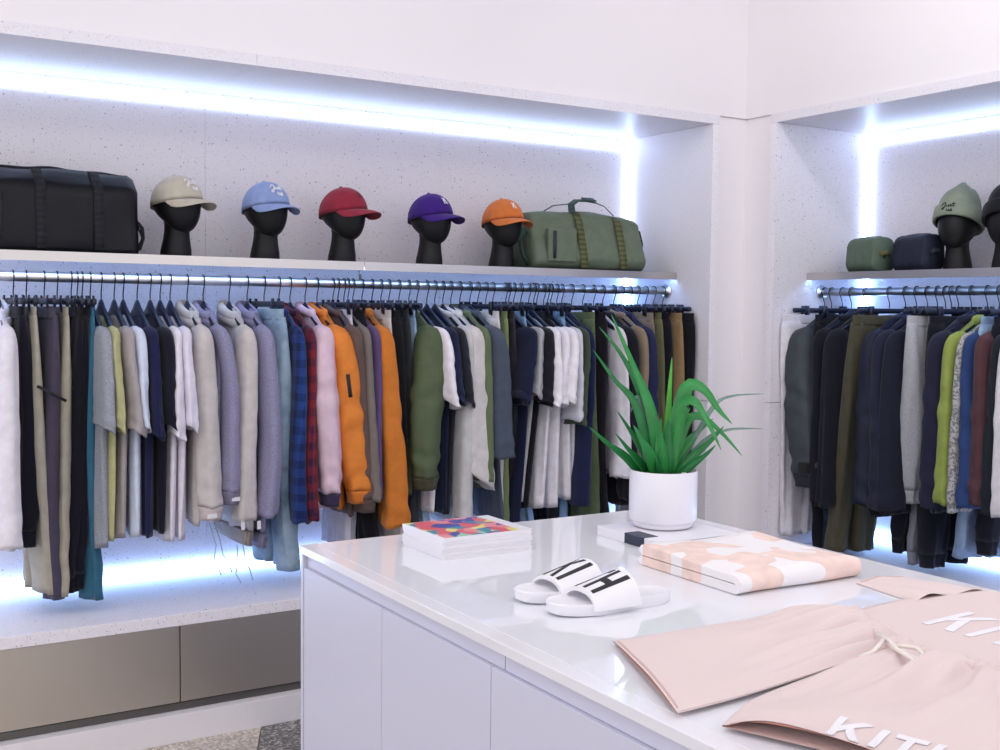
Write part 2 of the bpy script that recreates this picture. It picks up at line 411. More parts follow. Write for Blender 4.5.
# track lights that wash the upper walls
area((1.2, 2.9, 3.32), 4.4, .14, 1.5, rot=(radians(58), 0, 0))
area((2.75, .9, 3.32), .14, 4.2, 18, rot=(0, radians(-58), 0))
# unseen fill lights further back, added to brighten the two niches
area((1.0, 1.0, 3.34), 3.2, .25, 11, rot=(radians(62), 0, 0))
area((1.1, 1.2, 3.34), .25, 3.2, 11, rot=(0, radians(-62), 0))
SC.view_settings.view_transform = 'Standard'; SC.view_settings.look = 'None'
SC.view_settings.exposure = 0; SC.view_settings.gamma = 1
SC.view_settings.use_curve_mapping = False
SC.cycles.use_denoising = True
SC.cycles.max_bounces = 8; SC.cycles.diffuse_bounces = 5; SC.cycles.glossy_bounces = 4
SC.cycles.caustics_reflective = False; SC.cycles.caustics_refractive = False
SC.cycles.sample_clamp_indirect = 6
# ------------------------------------------------------------------ hangers
def sub(a, b, t): return a + (b - a) * t
def hook_pts(z0):
    # from the hanger up, over the rail and down behind it
    c = 1.626; r = RR + .0028
    P = [(0, 0, z0), (0, 0, z0 + .02), (0, -.006, z0 + .035), (0, -r, c - .006)]
    for k in range(1, 10):
        a = pi - k * pi * 1.18 / 9
        P.append((0, r * cos(a), c + r * sin(a)))
    return P
def hk(P): return [(x, y, z - 1.626) for x, y, z in P]
def make_hanger(kind):
    t = empty('clothes_hanger' if kind == 'arms' else 'clip_hanger', (0, 0, 0))
    z0 = 1.553
    MB().wire(hk(hook_pts(z0)), .0021, 6).build('hook', M_wire, t)
    if kind == 'arms':
        rings = []
        for k in range(-14, 15):
            s = k / 14; u = s * .205
            z = 1.553 - .115 * abs(s) ** .9
            hh = .018 - .006 * abs(s) + .014 * max(0, 1 - abs(s) * 4); ww = .0085 + .003 * abs(s) ** 2 + .003 * max(0, 1 - abs(s) * 5)
            rings.append([(ww * cos(a) , -u, z - hh + hh * sin(a) * (1.0) - 1.626) for a in [2 * pi * q / 10 for q in range(10)]])
        MB().tube(rings).build('arms', M_hang, t)
    else:
        rings = []
        for u in (-.2, -.195, -.1, 0, .1, .195, .2):
            e = .7 if abs(u) > .198 else 1
            rings.append([(.008 * e * x, -u, 1.541 - 1.626 + .011 * e * z) for x, z in ((1, -.6), (1, .6), (.6, 1), (-.6, 1), (-1, .6), (-1, -.6), (-.6, -1), (.6, -1))])
        MB().tube(rings).build('bar', M_hang, t)
        for u in (.125, -.125):
            mb = MB()
            for sx in (-1, 1):
                mb.add([(sx * .0045, -u - .013, 1.505 - 1.626), (sx * .0045, -u + .013, 1.505 - 1.626), (sx * .0125, -u + .015, 1.54 - 1.626), (sx * .0125, -u - .015, 1.54 - 1.626), (sx * .009, -u - .011, 1.562 - 1.626), (sx * .009, -u + .011, 1.562 - 1.626),
                        (sx * .0095, -u - .013, 1.503 - 1.626), (sx * .0095, -u + .013, 1.503 - 1.626), (sx * .0165, -u + .015, 1.54 - 1.626), (sx * .0165, -u - .015, 1.54 - 1.626), (sx * .013, -u - .011, 1.562 - 1.626), (sx * .013, -u + .011, 1.562 - 1.626)],
                       [(0, 1, 2, 3), (3, 2, 5, 4), (6, 9, 8, 7), (9, 10, 11, 8), (0, 6, 7, 1), (4, 5, 11, 10), (0, 3, 9, 6), (3, 4, 10, 9), (1, 7, 8, 2), (2, 8, 11, 5)])
            mb.build('clip', M_hang, t)
    return t
PROTO = {}
def hanger(kind, loc, rz, label, group):
    if kind not in PROTO: PROTO[kind] = make_hanger(kind); o = PROTO[kind]
    else: o = copy_tree(PROTO[kind])
    o.location = [float(c) for c in loc]; o.rotation_euler = (0, 0, rz)
    return tag(o, label, 'hanger', group)

# ------------------------------------------------------------------ garments
# local frame of a garment: w along the rail (to the right in view), u out of the niche, z up
class G:
    def __init__(s, rack, hook):
        s.rack = rack
        if rack == 'L':
            s.h = atY(hook, 279, RY)[0]
        else:
            s.h = atX(hook, 290, RX)[1]
    def loc(s, px, py, u):
        if s.rack == 'L':
            P = atY(px, py, RY - u); return P[0] - s.h, P[2]
        P = atX(px, py, RX - u); return -(P[1] - s.h), P[2]
    def world(s, z):
        return ((s.h, RY, z), 0.0) if s.rack == 'L' else ((RX, s.h, z), -pi / 2)

def body_shape(mb, a0, a1, b, zneck, ztip, zbot, wtop, wbot, amp, rnd, n=30, m=64, neck=.07, slope=0.0, thin=True, belly=0.0, ucen=0.0):
    p1, p2, p3 = rnd.random(), rnd.random(), rnd.random()
    f1 = rnd.uniform(.7, 1.2); f2 = rnd.uniform(1.6, 2.4)
    rings = []
    for i in range(n):
        t = i / (n - 1)
        a = sub(a0, a1, t ** .8)
        bb = b * min(1, .22 + t * 5.5) * (1 + belly * sin(pi * min(1, t * 1.1)))
        ring = []
        for j in range(m):
            ph = 2 * pi * j / m
            c, sn = cos(ph), sin(ph)
            s = math.copysign(abs(c) ** .62, c)
            zt = zneck
            if ztip < zneck:
                q = max(0, (abs(s) * a0 - neck) / (a0 - neck)); zt = zneck - (zneck - ztip) * q ** 1.05
            zb = zbot + slope * s + .006 * sin(7 * s + 6 * p3)
            z = zt + (zb - zt) * t
            fold = .0035 * t * sin(2 * pi * (4.3 * s + p3) + 3 * sin(3 * t)) + amp * (.15 + .85 * t) * (.6 * sin(2 * pi * (f1 * s + p1) + 1.6 * t) + .4 * sin(2 * pi * (f2 * s + p2) - 2.2 * t))
            w = sub(wtop, wbot, t ** 1.15) + math.copysign(abs(sn) ** .85, sn) * bb + fold
            ring.append((w, -(s * a + ucen), z))
        rings.append(ring)
    # turn the hem in a little so the opening reads as cloth with an inside
    last = rings[-1]; cx = sum(p[0] for p in last) / m
    rings.append([((p[0] - cx) * .8 + cx, p[1] * .985, p[2] + .004) for p in last])
    rings.append([((p[0] - cx) * .72 + cx, p[1] * .97, p[2] + .05) for p in last])
    mb.tube(rings, cap0=True, cap1=True)

def sleeve_shape(mb, p0, p1, ru0, ru1, rw0, rw1, rnd, bunch=.03, bend=(0, 0), n=44, m=30, tilt=0.0, pinch=0.0):
    rings = []; q = rnd.random() * 6
    ph = [rnd.random() * 6.28 for _ in range(8)]; dr = [rnd.uniform(-3, 3) for _ in range(4)]
    wig = rnd.uniform(-.006, .006); el = rnd.uniform(.42, .58)
    for i in range(n):
        t = i / (n - 1)
        e = t ** 1.1
        w = sub(p0[0], p1[0], e) + bend[0] * sin(pi * t) + wig * sin(2 * pi * t); u = sub(p0[1], p1[1], t ** .7) + bend[1] * sin(pi * t)
        z = sub(p0[2], p1[2], t)
        cap = math.sqrt(max(0, 1 - (1 - min(1, t / .11)) ** 2)) * .8 + .2
        ru = sub(ru0, ru1, t) * cap; rw = sub(rw0, rw1, t ** .8) * cap * (1 + pinch * sin(pi * t))
        we = math.exp(-((t - el) / .13) ** 2); wc_ = math.exp(-((t - .97) / .16) ** 2)
        env = min(1, t * 5)
        ring = []
        for j in range(m):
            a = 2 * pi * j / m
            # long folds that wander slowly down the sleeve
            f = .085 * sin(2 * a + ph[0] + dr[0] * t) + .065 * sin(3 * a + ph[1] + dr[1] * t) + .05 * sin(5 * a + ph[2] + dr[2] * t) * (.4 + t)
            # creases round the elbow and above the cuff
            f += bunch * (1.5 * we * sin(34 * t + 2.2 * sin(a + ph[3])) + 2.0 * wc_ * sin(46 * t + 2.6 * sin(a + ph[4]) + ph[5]) + .6 * sin(17 * t + 2 * a + ph[6]))
            br = 1 + f * env
            c, sn = cos(a), sin(a)
            ww = w + rw * br * math.copysign(abs(c) ** .8, c); uu = u + ru * br * math.copysign(abs(sn) ** .9, sn)
            zz = z + tilt * c * t + .004 * sin(3 * a + q) * t
            ring.append((ww, -uu, zz))
        rings.append(ring)
    last = rings[-1]; cw = sum(p[0] for p in last) / m; cu = sum(p[1] for p in last) / m
    rings.append([((x - cw) * .84 + cw, (y - cu) * .84 + cu, z + .004) for x, y, z in last])
    rings.append([((x - cw) * .75 + cw, (y - cu) * .75 + cu, z + .035) for x, y, z in last])
    mb.tube(rings)
    return last

def cuff_shape(mb, ring, h, flare=.82, m=40):
    n = len(ring); cw = sum(p[0] for p in ring) / n; cu = sum(p[1] for p in ring) / n; cz = sum(p[2] for p in ring) / n
    def pt(a, k, z):
        # resample the ring with fine ribs
        f = a / (2 * pi) * n; i = int(f) % n; g = f - int(f)
        p = [sub(ring[i][q], ring[(i + 1) % n][q], g) for q in range(3)]
        rib = 1 + .02 * (1 if int(a / (2 * pi) * m) % 2 else -1)
        return ((p[0] - cw) * k * rib + cw, (p[1] - cu) * k * rib + cu, z)
    R = []
    for t, k in ((-.004, .97), (.0, 1.0), (.3, flare + .08), (.7, flare), (1, flare + .01)):
        R.append([pt(2 * pi * j / m, k, cz - h * t) for j in range(m)])
    R.append([((x - cw) * .85 + cw, (y - cu) * .85 + cu, z + .004) for x, y, z in R[-1]])
    mb.tube(R)

def neck_roll(mb, wx, zc, au, aw, r, rnd, drop=.03, droop=.0):
    # a soft roll of cloth round the neck: a hood lying down or a turned collar
    rings = []; n = 28
    for i in range(n):
        a = 2 * pi * i / n
        u = au * cos(a); w = wx + aw * sin(a); z = zc - drop * cos(a) - droop * abs(sin(a))
        rr = r * (1 + .12 * sin(3 * a + 1))
        dn = np.array([sin(a), cos(a), 0.0])
        rings.append([np.array((w, u, z)) + dn * rr * cos(b) * .8 + np.array((0, 0, 1)) * rr * 1.15 * sin(b) for b in [2 * pi * k / 10 for k in range(10)]])
    rings = [[(p[0], -p[1], p[2]) for p in r_] for r_ in rings]
    vs = [p for r_ in rings for p in r_]; fs = []
    for i in range(n):
        for j in range(10):
            fs.append((i * 10 + j, i * 10 + (j + 1) % 10, ((i + 1) % n) * 10 + (j + 1) % 10, ((i + 1) % n) * 10 + j))
    mb.add(vs, fs)

def clampw(g, w, m):
    # stay clear of the side walls of the niche
    if g.rack == 'L': return min(w, XE - m - g.h)
    return max(w, -(YE - m - g.h))
def shift(mb, zb):
    mb.v = [(x, y, z - zb) for x, y, z in mb.v]; return mb

GI = [0]
def darker(c, k): return tuple(int(max(0, min(255, v * k))) for v in c)
GROUPN = {}
def garment(rack, hook, kind, col, hem, short, label, sl=None, style='plain', col2=None, b=None, half=None, bend=(0, 0), hood=False, collar=None, cuff=None,
            hemband=None, hemcol=None, cufflab=None, pinch=.0, tilt=None, slb=None, extra=None, name=None, mid=0.0, flare=0.0, uoff=0.0):
    GI[0] += 1; rnd = random.Random(GI[0] * 13 + 5)
    g = G(rack, hook)
    mat = cloth(col, style, col2)
    sg = 1 if rack == 'L' else -1
    rail_n = 'long rail' if rack == 'L' else 'short rail'
    pants = kind in ('trousers', 'joggers', 'jeans', 'shorts')
    if pants:
        hw = half or .17
        b = b or .019
        wv, zb = g.loc(hem[0], hem[1], uoff + hw * .72)
        wb = clampw(g, wv - sg * b, b + .012)
        ztop = 1.514
        t = empty(name or kind, *[g.world(zb)[0]], rz=g.world(zb)[1])
        mb = MB(); hemr = []
        for side in (1, -1):
            uc = side * hw * .5 + uoff
            # a leg from waist to hem
            p1, p2 = rnd.random() * 6, rnd.random() * 6
            rings = []; n = 34; m = 36
            cufft = kind == 'joggers'
            zz0 = ztop - .03; zhem = zb + (0 if side == 1 else rnd.uniform(-.012, .012)) + (.055 if cufft else 0)
            for i in range(n):
                tt = i / (n - 1)
                ra = sub(hw * .56, hw * (.45 if not cufft else .36), tt ** .7) if i else hw * .53
                if tt < .3: ra *= 1 + .06 * sin(pi * tt / .3)
                bb = b * (.55 + .55 * min(1, tt * 4)) * (1 + flare * tt)
                if cufft and tt > .96: bb *= .93; ra *= .93
                ring = []
                ucc = sub(uc, uoff + (uc - uoff) * (1.0 if side == 1 else .9), tt)
                for j in range(m):
                    a = 2 * pi * j / m; c, sn = cos(a), sin(a)
                    s = math.copysign(abs(c) ** .65, c)
                    fold = .0035 * (.4 + tt) * sin(9 * s + 1.7 * p2 + 3 * sin(2.5 * tt)) + .008 * (.3 + tt) * (sin(2.6 * s + p1 + 4 * tt) + .6 * sin(5 * s + p2 - 5 * tt)) + .003 * sin(40 * tt + 3 * s + p1) * tt ** 2
                    w = sub(0, wb if side == 1 else wb * .8 - sg * .004, tt ** 1.1) + mid * sin(pi * tt) + math.copysign(abs(sn) ** .8, sn) * bb + fold
                    ring.append((w, -(ucc + s * ra), sub(zz0, zhem, tt)))
                rings.append(ring)
            hemr.append(rings[-1])
            last = rings[-1]; cx = sum(p[0] for p in last) / m; cy = sum(p[1] for p in last) / m
            rings.append([((x - cx) * .82 + cx, (y - cy) * .93 + cy, z + .003) for x, y, z in last])
            rings.append([((x - cx) * .75 + cx, (y - cy) * .9 + cy, z + .04) for x, y, z in last])
            mb.tube(rings)
        lo = shift(mb, zb).build('legs', mat, t)
        if cufft:
            for rg in hemr:
                m3 = MB(); cuff_shape(m3, rg, .055, .84, 60); shift(m3, zb).build('cuff', mat, lo)
        mb = MB(); rings = []
        for z, k in ((ztop - .042, 1.03), (ztop - .036, 1.05), (ztop - .02, 1.0), (ztop - .004, 1.02), (ztop, .98)):
            rings.append([(math.copysign(abs(sin(a)) ** .8, sin(a)) * b * .62 * k + .0012 * (j % 2) * (1 if cufft else 0), -(math.copysign(abs(cos(a)) ** .6, cos(a)) * hw * 1.02 + uoff), z) for j, a in enumerate([2 * pi * q / 48 for q in range(48)])])
        mb.tube(rings)
        shift(mb, zb).build('waistband', mat, t)
    else:
        a0 = half or .205
        b = b or .02
        zneck, ztip = (1.493, 1.43) if kind == 't_shirt' else (1.515, 1.436)
        wv, zb = g.loc(hem[0], hem[1], a0)
        wb = clampw(g, wv - sg * b, b + .014)
        t = empty(name or kind, g.world(zb)[0], g.world(zb)[1])
        mb = MB()
        zbody = zb + (.055 if hemband else 0)
        body_shape(mb, a0, a0 + .012, b, zneck, ztip, zbody, 0, wb, .009, rnd, slope=rnd.uniform(-.012, .012), belly=.15 if kind in ('bomber_jacket', 'jacket', 'hoodie') else 0, ucen=-.008)
        shift(mb, zb).build('body', mat, t)
        if hemband:
            ring = [(wb + math.copysign(abs(sin(a)) ** .85, sin(a)) * b, -math.copysign(abs(cos(a)) ** .62, cos(a)) * (a0 + .01), zbody) for a in [2 * pi * q / 40 for q in range(40)]]
            m2 = MB(); cuff_shape(m2, ring, .055, .93, m=80); shift(m2, zb)
            o = m2.build('hem_band', cloth(hemcol or col, 'plain'), t)
            if hemcol: o['label'] = 'dark ribbed hem band'
        long_ = kind != 't_shirt'
        if sl:
            us = a0 + (.03 if long_ else .025)
            w0, z1 = g.loc(sl[0], sl[2], us); w1, _ = g.loc(sl[1], sl[2], us)
            wc = (w0 + w1) / 2; rw = max(.012, (w1 - w0) / 2); wc = clampw(g, wc, rw * 1.2 + .006)
        else:
            us = a0 + .02; wc, rw = wb, b * .9
            z1 = zb + .02 if long_ else 1.44 - .30
        ru1 = .055 if long_ else .085
        ru0 = .075
        ch = .05 if cuff else 0
        lasts = []
        for side in (1, -1):
            m2 = MB()
            q = wc if side == 1 else wb * .8 + sg * .0
            rr = rw if side == 1 else min(rw, b * 1.0)
            ax = us if side == 1 else min(us, .225)
            r0 = (slb or min(.04, max(rw * .8, b))) if side == 1 else b
            last = sleeve_shape(m2, (0, side * (a0 - .045), ztip + .02 - .0), (q, side * ax, z1 + ch), ru0 * (1 if side == 1 else .7), ru1 * (1 if side == 1 else .6), r0, rr, rnd,
                                bunch=.05 if kind in ('bomber_jacket', 'jacket') else .025, bend=bend if side == 1 else (0, 0), tilt=(tilt if tilt is not None else (-.018 if not long_ else 0)) * (1 if side == 1 else 0), pinch=pinch)
            so = shift(m2, zb).build('sleeve', mat, t)
            if cuff:
                m3 = MB(); cuff_shape(m3, last, ch, .84); shift(m3, zb)
                o = m3.build('cuff', cloth(cuff, 'plain'), so)
                if cufflab: o['label'] = cufflab
        if hood:
            m2 = MB(); neck_roll(m2, 0, zneck - .012, .08, .021, .019, rnd, drop=.022)
            neck_roll(m2, sg * .004, zneck - .036, .098, .025, .017, rnd, drop=.026)
            shift(m2, zb).build('hood', mat, t)
        elif collar:
            m2 = MB(); neck_roll(m2, 0, zneck - .004, .078, .014, collar, rnd, drop=.016)
            shift(m2, zb).build('collar', mat, t)
    if extra: extra(t, g, zb, wb, b)
    kn = {'t_shirt': 'T-shirts', 'hoodie': 'hoodies', 'joggers': 'joggers', 'trousers': 'trousers', 'jeans': 'jeans', 'shirt': 'shirts', 'bomber_jacket': 'jackets', 'jacket': 'jackets', 'sweatshirt': 'sweatshirts', 'shorts': 'shorts'}[kind]
    cat = {'t_shirt': 't-shirt', 'bomber_jacket': 'jacket'}.get(kind, kind)
    tag(t, label, cat, '%s on the %s' % (kn, rail_n))
    L_, rz = g.world(RZ)
    hanger('clip' if pants else 'arms', L_, rz, 'black %s holding the %s' % ('clip hanger' if pants else 'hanger', short), 'hangers on the %s' % rail_n)
    return t

# pieces that only some garments have
def zip_pocket(du, dz):
    def f(t, g, zb, wb, b):
        pass
    return f
def hem_label(px, py, w=.03, h=.03, col=(235, 233, 238), u=.26):
    def f(t, g, zb, wb, b):
        wv, z = g.loc(px, py, u)
        MB().box((wv - w / 2, -u - .002, z - h / 2 - zb), (wv + w / 2, -u, z + h / 2 - zb)).build('label_patch', plain('woven_label_%d%d%d' % col, col, .8), t, smooth=False)['label'] = 'small woven label'
    return f
W_ = (232, 228, 236)
gm = garment
def T(h, col, hem, sl, short, label, **k): return gm('L', h, 't_shirt', col, hem, short, label, sl=sl, **k)
def P(h, kind, col, hem, short, label, **k): return gm('L', h, kind, col, hem, short, label, **k)
# ---- long rail, from the left edge of the photograph to the corner
gm('L', -2, 'hoodie', W_, (22, 550), 'white hoodie at the left edge', 'white hoodie on the long rail, cut by the left edge of the photo', sl=(-4, 21, 548), hood=True, b=.028)
P(13, 'joggers', (22, 22, 36), (41, 546), 'black cuffed joggers next to the white hoodie', 'black cuffed joggers hanging between the white hoodie and khaki trousers', b=.03, mid=.02)
P(26, 'trousers', (172, 166, 150), (53, 592), 'khaki trousers beside the black joggers', 'khaki trousers with a wide hem hanging beside the black cuffed joggers', flare=.35)
def zipline(t, g, zb, wb, b):
    w1, z1 = g.loc(37, 386, .19); w2, z2 = g.loc(66, 401, .19)
    MB().ribbon([(w1, -.192, z1 - zb), (w2, -.194, z2 - zb)], (0, -1, 0), .010, .003).build('zip', M_dark, t)['label'] = 'slanted black zip'
P(44, 'trousers', (76, 70, 90), (63, 597), 'purple-grey track trousers', 'purple-grey track trousers with a slanted black zip at the thigh', extra=zipline, b=.024)
P(57, 'trousers', (166, 161, 144), (69, 594), 'stone trousers behind the purple-grey pair', 'stone coloured trousers hanging just right of the purple-grey track trousers')
P(71, 'joggers', (22, 22, 34), (77, 592), 'first of two black joggers before the teal pair', 'black joggers hanging next to the stone trousers, first of two black pairs')
P(77, 'joggers', (20, 20, 33), (84, 588), 'black joggers touching the teal pair', 'black joggers hanging directly against the teal trousers')
P(82, 'trousers', (46, 104, 130), (97, 598), 'teal trousers', 'teal trousers hanging between black joggers and the grey T-shirt', b=.02)
T(90, (150, 154, 166), (113, 547), (97, 113, 430), 'heather grey T-shirt', 'heather grey T-shirt hanging right next to the teal trousers', style='heather', b=.026)
T(101, (182, 182, 132), (120, 541), (112, 123, 430), 'pale olive-yellow T-shirt', 'pale olive-yellow T-shirt hanging between two grey T-shirts')
T(114, (166, 158, 160), (130, 538), (125, 143, 432), 'mauve-grey T-shirt', 'mauve-grey T-shirt between the olive-yellow and pale blue ones')
T(123, (208, 218, 238), (146, 536), (138, 148, 427), 'pale blue T-shirt', 'pale blue T-shirt hanging left of the navy T-shirt', b=.024)
T(137, (28, 34, 74), (154, 540), (148, 163, 436), 'navy T-shirt beside the pale blue one', 'navy T-shirt hanging between the pale blue and the black T-shirt')
T(150, (24, 24, 42), (167, 531), (162, 177, 428), 'black T-shirt left of two white ones', 'black T-shirt hanging left of the two white T-shirts')
T(160, (230, 225, 236), (177, 540), (168, 183, 437), 'white T-shirt touching the black one', 'white T-shirt hanging directly against the black T-shirt near the caps')
T(170, (226, 221, 234), (186, 538), (181, 195, 428), 'white T-shirt touching the cream hoodie', 'white T-shirt hanging directly against the first cream hoodie')
CR = (200, 194, 190); LV = (142, 139, 170)
def hoodtab(pxs):
    def f(t, g, zb, wb, b):
        for (px, py, w_, h_) in pxs:
            wv, z = g.loc(px, py, .285)
            MB().box((wv - w_ / 2, -.288, z - h_ / 2 - zb), (wv + w_ / 2, -.283, z + h_ / 2 - zb)).build('label_patch', plain('woven_label', (226, 224, 230), .8), t, smooth=False)['label'] = 'small pale woven label'
    return f
def cords(paths, col=(176, 190, 205)):
    def f(t, g, zb, wb, b):
        for pts in paths:
            P_ = []
            for k, (px, py) in enumerate(pts):
                wv, z = g.loc(px, py, .18 + .01 * k); P_.append((wv, -.18 - .01 * k, z - zb))
            MB().wire(P_, .0022, 6).build('drawcord', plain('cord_grey', col, .8), t)
    return f
def both(*fs):
    def f(*a):
        for q in fs: q(*a)
    return f
gm('L', 187, 'hoodie', CR, (205, 524), 'first cream hoodie from the left', 'cream hoodie next to the white T-shirts, left of both lavender hoodies', sl=(199, 222, 520), hood=True, cuff=(206, 192, 190),
   extra=both(hoodtab([(212, 516, .035, .016)]), cords([[(209, 522), (212, 532), (216, 545), (214, 560), (218, 566), (221, 575)], [(214, 522), (220, 540), (223, 555), (228, 562), (232, 572)]])))
gm('L', 203, 'hoodie', LV, (226, 520), 'lavender hoodie between the cream hoodies', 'lavender grey hoodie hanging between the two cream hoodies', sl=(221, 241, 504), bend=(.02, 0), hood=True, style='heather', cuff=(128, 124, 152), extra=hoodtab([(236, 499, .03, .014)]))
gm('L', 229, 'hoodie', CR, (256, 546), 'cream hoodie between the lavender hoodies', 'cream hoodie with a labelled hem hanging between the two lavender hoodies', sl=(234, 257, 520), hood=True, hemband=True, hemcol=(168, 158, 150),
   extra=both(hoodtab([(243, 525, .012, .035)]), cords([[(237, 545), (238, 560), (236, 574), (241, 583)], [(243, 545), (246, 562), (250, 570), (253, 580)]])))
gm('L', 247, 'hoodie', LV, (270, 548), 'lavender hoodie against the pale jeans', 'lavender grey hoodie hanging directly against the light washed jeans', sl=(256, 276, 516), hood=True, style='heather', hemband=True, bend=(.02, 0), extra=hoodtab([(259, 525, .012, .03)]))
P(264, 'jeans', (134, 160, 182), (299, 568), 'light washed jeans', 'light washed blue jeans hanging lower than the lavender hoodie beside them', style='denim', col2=(168, 190, 208), b=.036, half=.19)
gm('L', 279, 'shirt', (34, 66, 136), (305, 523), 'blue plaid shirt', 'blue plaid shirt hanging between the light jeans and the red plaid shirt', sl=(292, 306, 522), style='plaid', col2=(24, 34, 76), collar=.012)
gm('L', 290, 'shirt', (128, 30, 46), (314, 521), 'red plaid shirt', 'red plaid flannel shirt hanging between the blue plaid shirt and pink jacket', sl=(302, 316, 520), style='plaid', col2=(38, 26, 58), collar=.012)
PK = (220, 190, 206)
gm('L', 305, 'bomber_jacket', PK, (320, 492), 'pale pink bomber jacket', 'pale pink padded bomber jacket left of the bright orange one', sl=(322, 339, 506), style='nylon', collar=.016, cuff=(60, 52, 84), cufflab='dark striped knit cuff', bend=(-.012, .02), slb=.042, pinch=.25)
OR = (226, 128, 24)
def orange_zip(t, g, zb, wb, b):
    w1, z1 = g.loc(345.5, 374, .30); w2, z2 = g.loc(348.5, 397, .305)
    MB().ribbon([(w1, -.318, z1 - zb), (w2, -.322, z2 - zb)], (0, -1, 0), .014, .005).build('sleeve_pocket', M_dark, t)['label'] = 'black zip on the sleeve'
gm('L', 317, 'bomber_jacket', OR, (348, 512), 'orange bomber jacket with ribbed cuff', 'bright orange bomber jacket with a zipped sleeve pocket and ribbed cuff', sl=(347, 369, 503), style='nylon', collar=.016, cuff=(214, 116, 26), slb=.05, pinch=.3, b=.025, extra=orange_zip)
gm('L', 333, 'sweatshirt', (100, 80, 76), (358, 514), 'brown sweatshirt', 'brown sweatshirt hanging directly behind the orange bomber jacket', sl=(356, 375, 512), cuff=(92, 76, 74), collar=.012)
gm('L', 344, 'shirt', (122, 112, 106), (368, 505), 'taupe shirt', 'taupe shirt hanging between the brown sweatshirt and the purple hoodie', sl=(364, 377, 500), collar=.012)
gm('L', 353, 'hoodie', (92, 72, 116), (374, 505), 'purple hoodie', 'purple hoodie hanging between the taupe shirt and the plain orange jacket', sl=(369, 380, 498), hood=True)
gm('L', 362, 'jacket', (208, 118, 22), (404, 522), 'plain orange jacket', 'plain orange jacket hanging right of the purple hoodie, above the magazines', sl=(383, 409, 527), hood=False, collar=.018, b=.026, slb=.045)
P(372, 'trousers', (202, 192, 186), (404, 545), 'cream trousers beside the orange jacket', 'cream trousers hanging just right of the plain orange jacket')
P(381, 'trousers', (28, 30, 36), (410, 548), 'black trousers beside the cream pair', 'black trousers hanging directly against the cream trousers near the magazines')
P(389, 'trousers', (48, 52, 58), (416, 530), 'charcoal trousers left of the olive bomber', 'charcoal trousers hanging directly left of the olive green bomber jacket')
P(399, 'jeans', (140, 172, 206), (426, 548), 'pale jeans under the olive bomber', 'pale blue jeans showing below the olive green bomber jacket', style='denim', col2=(172, 196, 220), half=.14)
GRN = (84, 96, 68)
gm('L', 409, 'bomber_jacket', GRN, (417, 494), 'olive green bomber jacket', 'olive green bomber jacket with a brown-green ribbed cuff', sl=(413, 437, 490), style='nylon', collar=.015, cuff=(74, 72, 54), slb=.045, pinch=.25, b=.026)
T(417, W_, (438, 512), (441, 455, 405), 'white T-shirt by the olive bomber', 'white T-shirt hanging between the olive bomber jacket and a navy T-shirt', b=.022)
T(427, (30, 36, 66), (449, 512), (449, 459, 402), 'navy T-shirt right of the olive bomber', 'navy T-shirt hanging between a white and a charcoal T-shirt')
T(435, (38, 40, 52), (453, 512), (457, 469, 404), 'charcoal T-shirt left of the cream sweatshirt', 'charcoal T-shirt hanging left of the cream sweatshirt')
gm('L', 443, 'shirt', (196, 194, 194), (474, 528), 'pale grey shirt under the cream sweatshirt', 'pale grey long shirt hanging just left of the cream sweatshirt', sl=(456, 470, 520), collar=.012, b=.024)
gm('L', 451, 'sweatshirt', (208, 203, 200), (486, 480), 'cream sweatshirt with a turned-up hem', 'cream sweatshirt with a turned-up hem behind the magazines', sl=(462, 493, 482), collar=.016, b=.024, slb=.038, tilt=-.05)
gm('L', 460, 'shirt', (98, 114, 80), (488, 488), 'sage green shirt', 'sage green shirt hanging between the cream sweatshirt and slate shirt', sl=(477, 490, 480), collar=.014)
gm('L', 470, 'shirt', (74, 84, 100), (506, 522), 'slate blue shirt', 'slate blue shirt with a short sleeve hanging above the magazines', sl=(489, 511, 458), collar=.014, b=.022)
P(478, 'trousers', (208, 204, 204), (502, 530), 'white trousers beside the slate shirt', 'white trousers hanging right of the slate blue shirt')
P(486, 'trousers', (124, 138, 92), (507, 530), 'light green trousers', 'light green trousers hanging between white trousers and black jeans')
P(493, 'jeans', (44, 42, 50), (517, 545), 'black jeans', 'washed black jeans hanging between light green trousers and a navy T-shirt', style='denim', b=.024)
T(506, (26, 31, 62), (521, 530), (514, 521, 402), 'navy T-shirt beside the black jeans', 'navy T-shirt hanging directly right of the washed black jeans')
P(509, 'jeans', (134, 170, 210), (531, 540), 'sky blue jeans below the tees', 'sky blue jeans showing below the black T-shirt, left of the white tees', style='denim', col2=(150, 184, 220), half=.13)
T(514, (168, 168, 172), (526, 500), (524, 534, 396), 'grey T-shirt next to the black one', 'grey T-shirt hanging between a navy and a black T-shirt', style='heather')
T(521, (24, 24, 31), (531, 506), (532, 549, 403), 'black T-shirt left of three white ones', 'black T-shirt hanging directly left of the three white T-shirts', b=.022)
T(529, (234, 230, 236), (545, 508), (541, 552, 405), 'first of three white T-shirts', 'white T-shirt hanging directly against a black one, first of three white', b=.026)
P(534, 'trousers', (24, 26, 34), (558, 545), 'black trousers under the white T-shirts', 'black trousers showing under the hems of the three white T-shirts', half=.13)
T(537, (230, 226, 233), (560, 507), (549, 560, 403), 'middle one of three white T-shirts', 'white T-shirt hanging in the middle of three white T-shirts', b=.026)
T(544, (234, 230, 235), (573, 498), (557, 569, 402), 'last of three white T-shirts', 'white T-shirt hanging against a silver-grey one, last of three white', b=.024)
P(548, 'jeans', (120, 160, 204), (566, 545), 'blue jeans under the white T-shirts', 'blue jeans showing below the last of the three white T-shirts', style='denim', col2=(140, 176, 214), half=.13)
